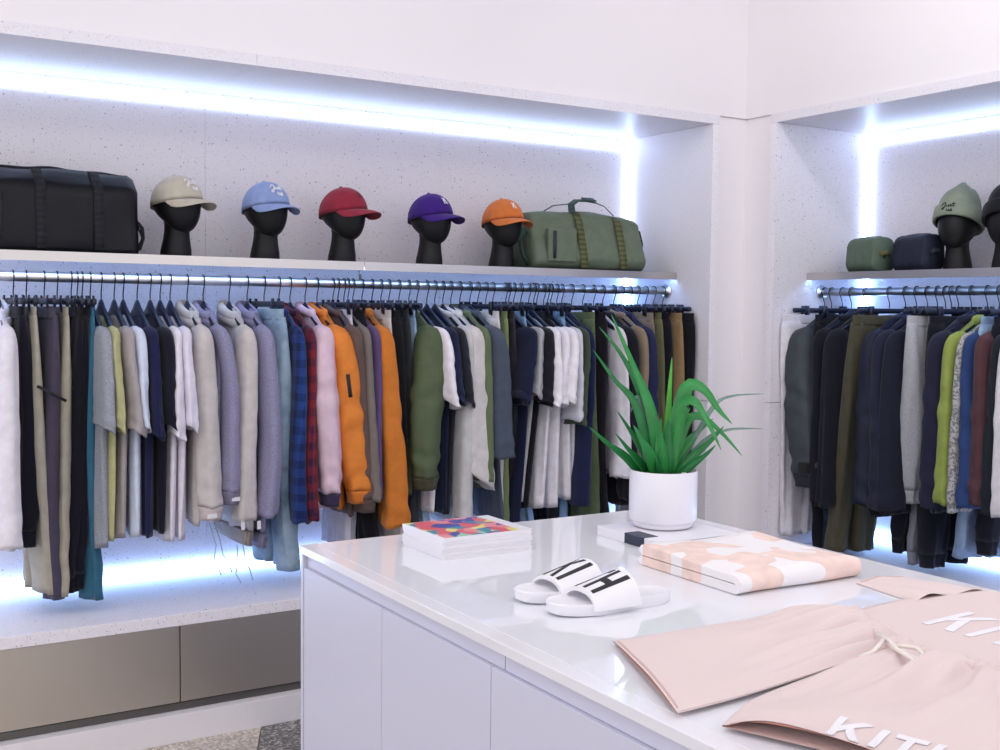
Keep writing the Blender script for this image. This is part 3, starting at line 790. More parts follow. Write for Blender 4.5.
T(551, (200, 200, 210), (578, 490), (566, 573, 420), 'silver-grey T-shirt', 'silver-grey T-shirt hanging right of the three white T-shirts', tilt=0)
T(557, (62, 76, 58), (579, 500), (570, 577, 424), 'dark green T-shirt', 'dark green T-shirt hanging between the silver-grey and navy tops', tilt=0)
gm('L', 562, 'sweatshirt', (28, 34, 70), (586, 505), 'navy sweatshirt by the green trousers', 'navy sweatshirt hanging directly left of the moss green trousers', sl=(574, 586, 505))
P(572, 'trousers', (88, 104, 72), (595, 540), 'moss green trousers', 'moss green trousers hanging left of the plant, beside the navy sweatshirt', b=.026)
P(583, 'trousers', (32, 29, 38), (606, 528), 'black trousers right of the moss green pair', 'black trousers hanging between the moss green trousers and white shirt')
gm('L', 594, 'shirt', (220, 216, 224), (624, 476), 'white shirt behind the plant', 'white shirt hanging behind the left leaves of the potted plant', sl=(612, 631, 477), collar=.013, slb=.010, pinch=-.4, b=.012)
gm('L', 603, 'jacket', (26, 26, 36), (630, 505), 'black jacket right of the white shirt', 'black jacket hanging between the white shirt and the tan shirt', sl=(622, 634, 500), collar=.014)
gm('L', 614, 'shirt', (136, 120, 100), (640, 490), 'tan shirt', 'tan shirt hanging behind the plant, left of the navy jacket', sl=(631, 642, 480), collar=.013)
gm('L', 622, 'jacket', (36, 40, 74), (650, 505), 'navy jacket behind the plant', 'navy jacket hanging behind the plant between tan shirt and taupe trousers', sl=(640, 654, 500), collar=.014)
P(630, 'trousers', (132, 118, 104), (660, 540), 'taupe trousers behind the plant', 'taupe trousers hanging behind the plant, right of the navy jacket')
P(638, 'trousers', (106, 106, 74), (667, 540), 'olive trousers by the taupe pair', 'olive trousers hanging between the taupe trousers and black trousers')
P(646, 'trousers', (30, 29, 40), (674, 545), 'black trousers by the olive pair', 'black trousers hanging between the olive and the tan cargo trousers')
P(654, 'trousers', (150, 122, 84), (682, 540), half=.2, short='tan cargo trousers', label='tan cargo trousers hanging near the right end of the long rail')
P(663, 'trousers', (26, 26, 32), (689, 548), half=.22, short='black trousers at the end of the long rail', label='black trousers last on the long rail, against the niche side wall')
P(338, 'trousers', (206, 204, 216), (353, 548), 'white trousers below the orange bomber', 'white trousers showing below the orange bomber jacket beside the counter', half=.13)
P(348, 'trousers', (26, 26, 32), (380, 552), 'black trousers below the orange bomber', 'black trousers showing below the orange bomber and brown sweatshirt', half=.14, b=.034)

# ---- short rail, from the corner to the right edge
NV = (34, 36, 56)
def R(h, kind, col, hem, short, label, **k): return gm('R', h, kind, col, hem, short, label, **k)
R(825, 'trousers', (228, 224, 232), (779, 533), 'white trousers at the corner', 'white trousers first on the short rail, nearest the wall corner', b=.02, half=.17, uoff=.09)
def patch(t, g, zb, wb, b):
    w1, z1 = g.loc(804, 468, .30)
    MB().box((w1 - .022, -.316, z1 - .024 - zb), (w1 + .022, -.27, z1 + .024 - zb)).build('cuff_tab', M_dark, t, smooth=False, bevel=.004)['label'] = 'black cuff tab'
R(832, 'jacket', (66, 72, 78), (803, 482), 'charcoal shell jacket', 'charcoal shell jacket with a black cuff tab beside the white trousers', sl=(797, 824, 484), style='nylon', bend=(-.004, .01), b=.026, slb=.045, cuff=(52, 56, 62), pinch=.15, extra=patch)
R(843, 'trousers', (26, 26, 36), (815, 546), 'black trousers by the charcoal jacket', 'black trousers hanging between the charcoal shell jacket and black shirt')
R(852, 'shirt', (27, 27, 38), (827, 505), 'black shirt on the short rail', 'black shirt hanging between black trousers and a black sweatshirt', collar=.012, sl=(814, 824, 500))
R(866, 'sweatshirt', (26, 28, 40), (828, 505), 'black sweatshirt by the olive trousers', 'black sweatshirt hanging directly left of the dark olive trousers', sl=(820, 833, 505), collar=.012)
R(890, 'trousers', (80, 77, 60), (826, 549), half=.13, uoff=.095, short='dark olive trousers', label='dark olive trousers hanging from a clip hanger on the short rail', b=.032, mid=-.005, flare=.2)
R(906, 'jacket', NV, (866, 516), 'first navy jacket right of the olive trousers', 'navy jacket hanging directly right of the dark olive trousers', sl=(858, 879, 503), collar=.014, hemband=True, hemcol=(26, 27, 40), b=.028, style='nylon')
R(917, 'jacket', (36, 38, 60), (874, 512), 'middle navy jacket on the short rail', 'navy jacket second to the right of the dark olive trousers', sl=(872, 890, 507), collar=.014, b=.024)
R(928, 'hoodie', (32, 34, 52), (888, 512), 'navy hoodie left of the grey sweatpants', 'navy hoodie hanging left of the light grey sweatpants, hood folded up', sl=(884, 900, 508), hood=True, b=.022)
R(938, 'joggers', (24, 25, 36), (889, 551), 'black joggers left of the grey sweatpants', 'black joggers showing below the navy hoodie, left of the grey sweatpants', b=.026)
R(946, 'joggers', (176, 176, 182), (899, 502), half=.13, uoff=.10, short='light grey sweatpants', label='light grey cropped sweatpants with a ribbed cuff on the short rail', style='heather', b=.036)
R(952, 'joggers', (138, 140, 148), (905, 563), 'darker grey joggers', 'darker grey joggers showing below the light grey cropped sweatpants', style='heather', b=.024, half=.14)
R(959, 'joggers', (25, 25, 38), (918, 566), 'black joggers right of the grey sweatpants', 'black tapered joggers hanging directly right of the light grey sweatpants', b=.034)
R(972, 'jacket', (36, 36, 58), (926, 512), 'navy jacket left of the lime one', 'navy jacket hanging directly left of the lime green jacket', sl=(924, 944, 505), collar=.015, b=.024)
R(988, 'jacket', (144, 160, 70), (941, 498), 'lime green jacket', 'lime green zipped jacket hanging on the short rail', sl=(938, 955, 502), collar=.018, b=.022)
R(1000, 'sweatshirt', (182, 180, 178), (958, 508), 'patterned grey sweatshirt', 'grey sweatshirt with dark patterning next to the lime green jacket', sl=(953, 965, 510), style='pattern', col2=(120, 122, 126), collar=.01)
R(1006, 'jacket', (42, 66, 116), (966, 503), 'blue jacket', 'blue jacket hanging between the patterned grey sweatshirt and maroon jacket', sl=(961, 976, 506), collar=.014)
R(1010, 'jeans', (134, 160, 196), (956, 556), 'faded blue jeans on the short rail', 'faded blue jeans showing below the blue jacket on the short rail', style='denim', col2=(160, 184, 212), b=.028)
R(1018, 'jacket', (86, 54, 60), (978, 500), 'maroon jacket', 'maroon jacket hanging right of the blue jacket near the photo edge', sl=(974, 991, 503), collar=.014)
R(1024, 'joggers', (24, 25, 38), (974, 553), 'black joggers below the maroon jacket', 'black joggers showing below the maroon jacket at the photo edge', b=.034)
R(1034, 'jacket', (32, 36, 46), (990, 510), 'dark jacket at the right edge', 'very dark jacket hanging right of the maroon jacket at the edge', sl=(986, 999, 512), collar=.013)
R(1046, 'sweatshirt', (226, 222, 226), (998, 514), 'white sweatshirt at the right edge', 'white sweatshirt on the short rail, cut by the right edge of the photo', sl=(995, 1015, 515))
# ------------------------------------------------------------------ display counter
CT = .92
CX0, CX1, CY0, CY1 = 1.06, 2.205, .25, 2.67
t = empty('display_counter', ((CX0 + CX1) / 2, (CY0 + CY1) / 2, 0)); OX = np.array(t.location)
def rel(p): return np.array(p, float) - OX
MB().box(rel((CX0 + .022, CY0 + .016, .06)), rel((CX1 - .022, CY1 - .016, .899))).build('carcass', M_white, t, smooth=False)
MB().box(rel((CX0 + .05, CY0 + .05, 0)), rel((CX1 - .05, CY1 - .05, .06))).build('kick_base', M_white, t, smooth=False)
for ya, yb in ((CY1 - .0155, CY1), (CY0, CY0 + .0155)):
    MB().box(rel((CX0 + .001, ya, .0)), rel((CX1 - .001, yb, .899))).build('end_panel', M_white, t, smooth=False, bevel=.001)
ys = [2.652, 2.201, 1.741, 1.281, .821, .268]
for a, b_ in zip(ys[1:], ys[:-1]):
    for x0, x1 in ((CX0 + .002, CX0 + .02), (CX1 - .02, CX1 - .002)):
        MB().box(rel((x0, a + .0012, .062)), rel((x1, b_ - .0012, .866))).build('door', M_white, t, smooth=False, bevel=.0012)
for a, b_ in ((1.709, 2.652), (.79, 1.706), (.268, .787)):
    MB().box(rel((CX0 + .012, a, .867)), rel((CX0 + .0215, b_, .899))).build('finger_groove', M_white, t, smooth=False)
MB().box(rel((CX0 - .002, CY0 - .002, .9)), rel((CX1, CY1 + .001, CT))).build('top', M_top, t, smooth=False, bevel=.0015)
M_glass = plain('glossy_inlay', (234, 235, 241), .035, spec=.38)
MB().box(rel((CX0 + .036, CY0 + .036, CT - .002)), rel((CX1 - .03, CY1 - .03, CT + .0006))).build('glass_inlay', M_glass, t, smooth=False, bevel=.0005)
tag(t, 'white lacquered display counter with a glossy top in the foreground', 'counter')
TZ = CT + .0008

# ------------------------------------------------------------------ magazines, book, towel
def cover_art():
    m, nt, b = nodes('magazine_cover'); L = nt.links.new
    tc = N(nt, 'ShaderNodeTexCoord'); no = N(nt, 'ShaderNodeTexNoise'); no.inputs['Scale'].default_value = 9; no.inputs['Detail'].default_value = 1
    L(tc.outputs['Object'], no.inputs['Vector'])
    ad = N(nt, 'ShaderNodeVectorMath', operation='MULTIPLY_ADD'); L(no.outputs['Color'], ad.inputs[0]); ad.inputs[1].default_value = (.09, .09, 0); L(tc.outputs['Object'], ad.inputs[2])
    vo = N(nt, 'ShaderNodeTexVoronoi'); vo.inputs['Scale'].default_value = 30; L(ad.outputs[0], vo.inputs['Vector'])
    sp = N(nt, 'ShaderNodeSeparateColor'); L(vo.outputs['Color'], sp.inputs[0])
    cr = N(nt, 'ShaderNodeValToRGB'); cr.color_ramp.interpolation = 'CONSTANT'; e = cr.color_ramp.elements
    pal = [(0, (226, 96, 110)), (.2, (66, 72, 160)), (.36, (58, 150, 170)), (.5, (132, 84, 160)), (.62, (238, 226, 120)), (.72, (236, 150, 150)), (.84, (232, 232, 220)), (.92, (160, 210, 180))]
    e[0].color = lin(pal[0][1]); e[1].position = pal[1][0]; e[1].color = lin(pal[1][1])
    for p, c in pal[2:]: q = e.new(p); q.color = lin(c)
    L(sp.outputs[1], cr.inputs['Fac']); L(cr.outputs['Color'], b.inputs['Base Color']); b.inputs['Roughness'].default_value = .3
    return m
M_cover = cover_art()
M_paper = plain('magazine_pages', (232, 230, 234), .6)
M_cov = plain('white_cover', (238, 236, 242), .3)
mlabs = ['white magazine at the bottom of the stack, lying on the counter top', 'white magazine second from the bottom of the stack on the counter', 'white magazine third from the bottom of the stack on the counter',
         'white magazine fourth from the bottom of the stack on the counter', 'white magazine just below the top one of the stack on the counter', 'magazine with a colourful abstract cover on top of the stack']
for k in range(6):
    rx, ry = random.uniform(-.003, .003), random.uniform(-.003, .003)
    hz = .0086
    t = empty('magazine', (1.418 + rx, 2.446 + ry, TZ + k * (hz + .0002)), random.uniform(-.008, .008))
    MB().box((-.126, -.106, .0008), (.1255, .1065, hz - .0008)).build('pages', M_paper, t, smooth=False)
    MB().box((-.127, -.107, 0), (.127, .107, .0007)).box((-.127, -.107, hz - .0007), (.127, .107, hz)).box((-.127, -.107, .0007), (-.1262, .107, hz - .0007)).build('cover', M_cov, t, smooth=False)
    if k == 5: MB().box((-.121, -.104, hz), (.092, .104, hz + .0003)).build('cover_picture', M_cover, t, smooth=False)['label'] = 'colourful abstract cover picture'
    tag(t, mlabs[k], 'magazine', 'stack of magazines on the counter')
t = empty('book', (1.931, 2.281, TZ), 0)
MB().box((-.127, -.128, .003), (.124, .128, .023)).build('pages', plain('book_pages', (206, 203, 206), .7, var=.1, bscale=300), t, smooth=False)
MB().box((-.131, -.131, 0), (.130, .131, .0028)).box((-.131, -.131, .0232), (.130, .131, .026)).box((-.131, -.131, .0028), (-.1275, .131, .0232)).build('cover', M_cov, t, smooth=False, bevel=.0008)
MB().box((-.1318, -.068, .0002), (-.1312, .012, .0258)).box((-.1318, -.068, .0261), (-.085, .012, .0266)).build('spine_band', plain('ink_blue', (44, 52, 72), .45), t, smooth=False)['label'] = 'dark blue band round the spine'
tag(t, 'thick white book with a dark spine band under the plant pot', 'book')

def towel_mat():
    m = cloth((244, 216, 204), 'terry'); nt = m.node_tree; b = nt.nodes['Principled BSDF']; L = nt.links.new
    tc = N(nt, 'ShaderNodeTexCoord')
    mp = N(nt, 'ShaderNodeMapping'); mp.inputs['Rotation'].default_value = (0, 0, .55); mp.inputs['Scale'].default_value = (1, 1, 0); mp.inputs['Location'].default_value = (.03, .02, 0); L(tc.outputs['Object'], mp.inputs['Vector'])
    vo = N(nt, 'ShaderNodeTexVoronoi'); vo.distance = 'MANHATTAN'; vo.inputs['Scale'].default_value = 9.5; vo.inputs['Randomness'].default_value = .8; L(mp.outputs['Vector'], vo.inputs['Vector'])
    sp = N(nt, 'ShaderNodeSeparateColor'); L(vo.outputs['Color'], sp.inputs[0])
    gt = N(nt, 'ShaderNodeMath', operation='GREATER_THAN'); gt.inputs[1].default_value = .36; L(sp.outputs[0], gt.inputs[0])
    old = b.inputs['Base Color'].links[0].from_socket
    mx = N(nt, 'ShaderNodeMix', data_type='RGBA'); L(gt.outputs[0], mx.inputs[0]); L(old, mx.inputs[6]); mx.inputs[7].default_value = lin((244, 240, 240)); L(mx.outputs[2], b.inputs['Base Color'])
    return m
M_towel = towel_mat()
def towel():
    L_, D = .365, .335
    t = empty('folded_towel', (1.857, 1.905, TZ), radians(-1))
    def sheet(y0, z0, z1, th, nx=30):
        # a thick sheet folded once: bottom run, rounded fold at the front, top run
        mid = (z0 + z1) / 2; r = (z1 - z0) / 2
        cl = [(D / 2, z0)] + [(sub(D / 2, y0 + r, k / 8), z0) for k in range(1, 8)]
        cl += [(y0 + r - r * sin(a), mid - r * cos(a)) for a in [pi * k / 10 for k in range(11)]]
        cl += [(sub(y0 + r, D / 2 - .004, k / 10), z1) for k in range(1, 11)]
        out = []; inn = []
        for i, p in enumerate(cl):
            q0 = np.array(cl[max(0, i - 1)]); q1 = np.array(cl[min(len(cl) - 1, i + 1)])
            d = q1 - q0; d /= np.linalg.norm(d) + 1e-9; nn = np.array((-d[1], d[0]))
            out.append(np.array(p) - nn * th / 2); inn.append(np.array(p) + nn * th / 2)
        prof = out + [np.array(cl[-1]) + np.array((.009, .0))] + inn[::-1] + [np.array(cl[0]) + np.array((.009, 0))]; rings = []
        for i in range(nx + 1):
            s = i / nx; x = (s - .5) * L_
            e = 1 - .10 * (abs(s - .5) * 2) ** 8
            rings.append([(x * (1 + .008 * sin(9 * p[1] * 20)), p[0] + .003 * sin(7 * s + 8 * p[1]), max(.0012, p[1] * (1 + .09 * sin(5 * s + 13 * p[0]) * (p[1] > .03)) * e)) for p in prof])
        return rings
    mb = MB(); mb.tube(sheet(-D / 2, .0125, .0375, .0225))
    o = mb.build('fold', M_towel, t); smooth_ang(o, 60)
    tag(t, 'folded pale pink and white towel on the counter, next to the book', 'towel')
towel()

# ------------------------------------------------------------------ lettering
GL = {'K': [((0, 0), (0, 1), (.2, 1), (.2, 0)), ((.2, .38), (.2, .62), (.62, 1), (.88, 1)), ((.36, .5), (.5, .68), (.92, 0), (.66, 0))],
      'I': [((0, 0), (0, 1), (.2, 1), (.2, 0))],
      'T': [((.3, 0), (.3, .82), (.5, .82), (.5, 0)), ((0, .82), (0, 1), (.8, 1), (.8, .82))],
      'H': [((0, 0), (0, 1), (.2, 1), (.2, 0)), ((.6, 0), (.6, 1), (.8, 1), (.8, 0)), ((.2, .41), (.2, .59), (.6, .59), (.6, .41))]}
ADV = {'K': .92, 'I': .2, 'T': .8, 'H': .8}
def glyph(mb, ch, fn, thick=.0008, n=8):
    # fn maps letter coordinates (0..1) and a height to a point on the surface
    for q in GL[ch]:
        a, b, c, d = [np.array(p) for p in q]
        vs = []; fs = []
        for h in (0, thick):
            for i in range(n + 1):
                for j in range(n + 1):
                    s, r = i / n, j / n
                    p = (a * (1 - s) + d * s) * (1 - r) + (b * (1 - s) + c * s) * r
                    vs.append(fn(p[0], p[1], h))
        M = (n + 1) ** 2
        for i in range(n):
            for j in range(n):
                k = i * (n + 1) + j
                fs.append((k + M, k + M + 1, k + M + n + 2, k + M + n + 1)); fs.append((k, k + n + 1, k + n + 2, k + 1))
        for i in range(n):
            for k0, k1 in ((i, i + 1), (M - 1 - i, M - 2 - i)):
                fs.append((k0, k1, k1 + M, k0 + M))
            for k0, k1 in (((i + 1) * (n + 1), i * (n + 1)), (i * (n + 1) + n, (i + 1) * (n + 1) + n)):
                fs.append((k0, k1, k1 + M, k0 + M))
        mb.add(vs, fs)

# ------------------------------------------------------------------ slides
M_rub = plain('white_rubber', (238, 237, 242), .5)
M_ink = plain('black_print', (26, 26, 30), .55)
def slide(loc, rz, letters, label):
    t = empty('slide_sandal', loc, rz)
    # sole: toe at -x, heel at +x
    n = 48; L2 = .143
    def outline(k, grow=0):
        a = 2 * pi * k / n; c, s = cos(a), sin(a)
        x = L2 * math.copysign(abs(c) ** (.95 if c < 0 else .72), c)
        wd = .051 - .008 * (x / L2) - .006 * max(0, 1 - ((x - .02) / .07) ** 2)
        y = wd * math.copysign(abs(s) ** (.8 if c < 0 else .62), s)
        return x, y
    rings = []
    for z, k in ((0, .97), (.003, 1), (.016, 1.0), (.021, 1.012), (.024, .99)):
        rings.append([(outline(i)[0] * k, outline(i)[1] * k, z + (.006 * max(0, -outline(i)[0] / L2 - .35) ** 1 if z < .01 else .006 * max(0, -outline(i)[0] / L2 - .4))) for i in range(n)])
    rings.append([(x * .93, y * .9, z - .004) for x, y, z in rings[-1]])
    rings.append([(x * .4, y * .4, .020) for x, y, z in rings[-1]])
    o = MB().tube(rings).build('sole', M_rub, t); smooth_ang(o, 50)
    # strap: an arch over the forefoot, higher towards the heel
    def arch(th, v, h=0):
        # th 0 near side .. pi far side, v 0 toe edge .. 1 heel edge
        x = sub(-.075, .038, v) + .012 * sin(th) * (1 - 2 * v) * .4
        hh = sub(.038, .066, v) - .012
        hw = .0525 + h
        y = -hw * math.copysign(abs(cos(th)) ** .8, cos(th))
        return at_y(y, x, hh, h)
    def at_y(y, x, hh, h):
        hw = .0525 + h
        return np.array((x, y, .012 + (hh + h) * max(0, 1 - abs(y / hw) ** 2.5) ** .55))
    def face(y, v, h):
        x = sub(-.075, .038, v) + .012 * max(0, 1 - (y / .0525) ** 2) * (1 - 2 * v) * .4
        return at_y(y, x, sub(.038, .066, v) - .012, h)
    A, B = 28, 10; vs = []; fs = []
    for h in (0, .0065):
        for i in range(A + 1):
            for j in range(B + 1): vs.append(arch(pi * i / A, j / B, h))
    M = (A + 1) * (B + 1)
    for i in range(A):
        for j in range(B):
            k = i * (B + 1) + j
            fs.append((k + M, k + M + B + 1, k + M + B + 2, k + M + 1)); fs.append((k, k + 1, k + B + 2, k + B + 1))
        for j in (0, B):
            k = i * (B + 1) + j; fs.append((k, k + B + 1, k + B + 1 + M, k + M))
    for i in (0, A):
        for j in range(B):
            k = i * (B + 1) + j; fs.append((k, k + 1, k + 1 + M, k + M))
    mb = MB().add(vs, fs); o = mb.build('strap', M_rub, t); smooth_ang(o, 60)
    for ch, th0, th1 in letters:
        m2 = MB()
        glyph(m2, ch, lambda a, b, h: face(sub(th0, th1, a), sub(.08, .92, b), .0066 + h))
        q = m2.build('letter', M_ink, o, smooth=False); q['label'] = 'black letter %s on the strap' % ch
    tag(t, label, 'sandal', 'pair of white slides on the counter')
slide((1.381, 1.806, TZ), radians(-2), [('T', .044, .006), ('H', .006, -.044)], 'white slide sandal with black letters TH, nearer one of the pair')
slide((1.378, 1.922, TZ), radians(0), [('K', .030, -.010), ('I', -.018, -.070)], 'white slide sandal with black letters KI, behind its mate')

# ------------------------------------------------------------------ pink shorts and T-shirt lying on the counter
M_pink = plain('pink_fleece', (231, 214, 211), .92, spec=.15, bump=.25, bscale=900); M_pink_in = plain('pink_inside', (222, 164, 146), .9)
M_letter = plain('white_applique', (240, 238, 242), .8)
def lying(rows, nx, zf, zb=.0012):
    # rows: (left point, right point) along the length; zf(s, t) the height of the upper layer. Returns upper and lower sheets, open at both ends
    nr = 80; top_, bot = [], []
    R_ = [(np.array(a, float), np.array(b, float)) for a, b in rows]
    for i in range(nr + 1):
        t = i / nr * (len(R_) - 1); k = min(int(t), len(R_) - 2); f = t - k
        # smooth the edge through the row points
        def cat(sel):
            P_ = [R_[max(0, min(len(R_) - 1, k + d))][sel] for d in (-1, 0, 1, 2)]
            return .5 * ((2 * P_[1]) + (P_[2] - P_[0]) * f + (2 * P_[0] - 5 * P_[1] + 4 * P_[2] - P_[3]) * f * f + (-P_[0] + 3 * P_[1] - 3 * P_[2] + P_[3]) * f ** 3)
        a, b = cat(0), cat(1)
        tr = []; br = []
        for j in range(nx + 1):
            s = j / nx; p = a * (1 - s) + b * s
            edge = 1 - (abs(2 * s - 1)) ** 5
            tr.append((p[0], p[1], max(zb + .0016, zf(s, i / nr) * edge + .003)))
            br.append((p[0], p[1], zb))
        top_.append(tr); bot.append(br)
    return top_, bot
def sheets(top_, bot):
    mb = MB(); ni = len(top_); nj = len(top_[0]); vs = [p for r in top_ for p in r] + [p for r in bot for p in r]; M = ni * nj; fs = []
    for i in range(ni - 1):
        for j in range(nj - 1):
            k = i * nj + j
            fs.append((k, k + 1, k + nj + 1, k + nj)); fs.append((k + M, k + nj + M, k + nj + 1 + M, k + 1 + M))
        for j in (0, nj - 1):
            k = i * nj + j; fs.append((k, k + nj, k + nj + M, k + M))
    mb.add(vs, fs); return mb
A1 = atZ(613, 646, CT); A2 = atZ(677, 719, CT); CRo = atZ(756, 699, CT); B1 = atZ(722, 732, CT)
KN = atZ(892, 652, CT); W1 = atZ(840, 612, CT); UP = atZ(760, 622, CT)
def rl(p): return np.array((p[0] - KN[0], p[1] - KN[1]))
t = empty('sweat_shorts', (KN[0], KN[1], TZ + .006)); t_s = t
W2 = np.array((KN[0] + .01, KN[1] - (W1[1] - KN[1]) - .06))
B2 = np.array((B1[0] + .13, B1[1] - .30))
kn2 = np.array((0.0, 0.0))
ph = [random.random() * 6 for _ in range(6)]
def zf_leg(sgn, open_):
    def f(s, tt):
        # tt: 0 at the waist, 1 at the hem
        g = .5 - .5 * cos(pi * min(1, tt * 1.6))
        z = .010 + .006 * sin(pi * s) * (1 - tt * .3)
        k = max(0, 1 - tt / .6)
        # cloth gathered by the cord: folds fanning out from the waistband
        fan = sin(21 * s + 2.5 * tt + ph[2]) + .5 * sin(43 * s - 3 * tt + ph[3])
        z += .017 * k ** 1.1 * min(1, tt * 9 + .15) * fan
        z += .014 * math.exp(-((tt - .22) / .16) ** 2) * sin(8.5 * s + 5 * tt + ph[4])
        z += .0075 * sin(5 * s + 5.5 * tt + ph[0] + sgn) * g * (1 - .5 * tt) + .0035 * sin(11 * s - 7 * tt + ph[1]) * (1 - tt * .6)
        if tt > .72: z *= 1 - .72 * ((tt - .72) / .28) ** 1.5
        if tt > .84: z += open_ * ((tt - .84) / .16) ** 1.5 * (sin(pi * s) if sgn > 0 else sin(pi * min(1, s ** .55)) ** 1.3)
        return z
    return f
rowsA = [(rl(W1), kn2 + (0, .004)), (rl(UP) * .55 + rl(W1) * .45 + (0, .01), rl(CRo) * .45 + (0, .0)), (rl(UP), rl(CRo) + (.0, .004)), (rl(A1) * .7 + rl(UP) * .3, rl(A2) * .55 + rl(CRo) * .45), (rl(A1), rl(A2))]
rowsB = [(kn2 - (0, .004), rl(W2)), (rl(CRo) * .45 - (0, .004), rl(W2) * .72 + rl(B2) * .28 - (.02, .04)), (rl(CRo) - (0, .012), rl(W2) * .42 + rl(B2) * .58 - (0, .03)), (rl(B1) * .6 + rl(CRo) * .4, rl(B2) * .8 + rl(W2) * .2), (rl(B1), rl(B2))]
for rows, sg, op in ((rowsA, 1, .004), (rowsB, -1, .020)):
    tp, bt = lying(rows, 64, zf_leg(sg, op))
    o = sheets(tp, bt).build('leg', M_pink, t)
    # stitched hem band a few cm above the opening
    mb = MB()
    for off in (3, 4):
        r = tp[-off]; mb.wire([(p[0], p[1], p[2] + .0006) for p in r[2:-2]], .0007, 5)
    mb.build('hem_stitching', plain('pink_thread', (224, 196, 190), .9), o)
    # lining seen in the opening
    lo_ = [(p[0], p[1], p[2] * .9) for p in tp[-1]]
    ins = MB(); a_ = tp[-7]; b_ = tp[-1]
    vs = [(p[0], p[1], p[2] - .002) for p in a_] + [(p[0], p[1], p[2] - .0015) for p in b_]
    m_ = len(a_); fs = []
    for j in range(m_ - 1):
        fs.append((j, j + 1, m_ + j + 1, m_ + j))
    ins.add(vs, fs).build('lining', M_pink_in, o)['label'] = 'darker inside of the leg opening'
# ribbed waistband
rings = []; n = 120
wa = np.array((*rl(W1), 0)); wb_ = np.array((*rl(W2), 0))
for i in range(n + 1):
    s = i / n; p = wa * (1 - s) + wb_ * s
    if s < .46: p = wa * (1 - s / .46) + np.array((0, .004, 0)) * (s / .46)
    else: p = np.array((0, .004, 0)) * (1 - (s - .46) / .54) + wb_ * ((s - .46) / .54)
    hh = .014 + .0040 * sin(s * 190 + 2 * sin(s * 31)) + .002 * sin(s * 19); e = min(1, 8 * s + .2, 8 * (1 - s) + .2)
    rings.append([(p[0] + dx_, p[1], dz) for dx_, dz in ((-.014, .003), (-.012, hh * e), (.004, (hh + .002) * e), (.024, hh * e), (.030, .004), (.028, .0012), (-.012, .0012))])
MB().tube(rings).build('waistband', M_pink, t)
cm = plain('cream_cord', (240, 232, 224), .8)
def cp(px, py, z): p = atZ(px, py, CT + .02 + z); return (p[0] - KN[0], p[1] - KN[1], z + .016)
for pts in ([(878, 636, .006), (886, 641, .008), (893, 649, .010), (905, 655, .010), (915, 660, .008), (922, 668, .002)],
            [(893, 647, .012), (905, 648, .014), (917, 650, .014), (923, 656, .012), (919, 661, .01), (908, 657, .01)],
            [(884, 641, .012), (878, 648, .010), (872, 654, .006), (858, 659, .001)],
            [(880, 637, .010), (889, 642, .014), (898, 652, .014), (911, 660, .009), (919, 667, .004)]):
    MB().wire([cp(*p) for p in pts], .0036, 8).build('drawcord', cm, t)['label'] = 'cream drawcord tied in a bow'
# lettering on the leg, white applique
def on_leg(tp):
    ni, nj = len(tp), len(tp[0])
    def f(s, tt, h):
        i = min(ni - 1.001, tt * (ni - 1)); j = min(nj - 1.001, s * (nj - 1)); a, b = int(i), int(j); u, v = i - a, j - b
        p = [np.array(tp[a + x][b + y]) for x, y in ((0, 0), (1, 0), (0, 1), (1, 1))]
        q = (p[0] * (1 - u) + p[1] * u) * (1 - v) + (p[2] * (1 - u) + p[3] * u) * v
        q[2] += h; return q
    return f
fB = on_leg(tp)
x0 = .44
for ch in 'KITH':
    w_ = ADV[ch] * .155
    m2 = MB(); glyph(m2, ch, lambda a, b, h: fB(x0 + a * .155, (.93 - b * .2), .0012 + h), .0012, 10)
    m2.build('letter', M_letter, t, smooth=False)['label'] = 'white letter %s on the leg' % ch
    x0 += w_ + .03
tag(t, 'pale pink sweat shorts with a cream drawcord lying on the counter', 'shorts')

t = empty('pink_t_shirt', (1.87, 1.27, TZ))
def rt(x, y): return np.array((x - 1.87, y - 1.27))
S1 = atZ(862, 583, CT); 
rowsT = [(rt(2.172, 1.53), rt(2.165, .93)), (rt(2.10, 1.545), rt(2.10, .92)), (rt(1.97, 1.545), rt(1.97, .93)), (rt(1.82, 1.535), rt(1.82, .94)), (rt(1.70, 1.52), rt(1.70, .95)), (rt(1.585, 1.50), rt(1.585, .96))]
def zf_t(s, tt): return .0032 + .0012 * sin(7 * s + 4 * tt) + .004 * math.exp(-((s - .06) / .08) ** 2) * math.exp(-((tt - .33) / .2) ** 2)
tpT, btT = lying(rowsT, 40, zf_t, .0006)
sheets(tpT, btT).build('body', M_pink, t)
rowsS = [(rt(1.955, 1.515), rt(2.165, 1.50)), (rt(1.958, 1.56), rt(2.155, 1.56)), (rt(1.968, 1.63), rt(2.135, 1.63)), (rt(1.978, 1.69), rt(2.12, 1.675))]
tpS, btS = lying(rowsS, 20, lambda s, tt: .006 + .010 * math.exp(-((s - .18) / .16) ** 2) * sin(pi * min(1, tt + .15)) + .003 * sin(9 * s + 4 * tt), .0008)
o = sheets(tpS, btS).build('sleeve', M_pink, t)
mb = MB()
for off in (4, 6): mb.wire([(p[0], p[1], p[2] + .0006) for p in tpS[-off][1:-1]], .0007, 5)
mb.build('hem_stitching', MATS['pink_thread'], o)
rowsS2 = [(rt(2.165, .96), rt(1.955, .945)), (rt(2.155, .90), rt(1.96, .90)), (rt(2.13, .80), rt(1.975, .80))]
tpS, btS = lying(rowsS2, 20, lambda s, tt: .006 + .003 * sin(9 * s + 4 * tt), .0008)
sheets(tpS, btS).build('sleeve', M_pink, t)
fT = on_leg(tpT)
x0 = .235
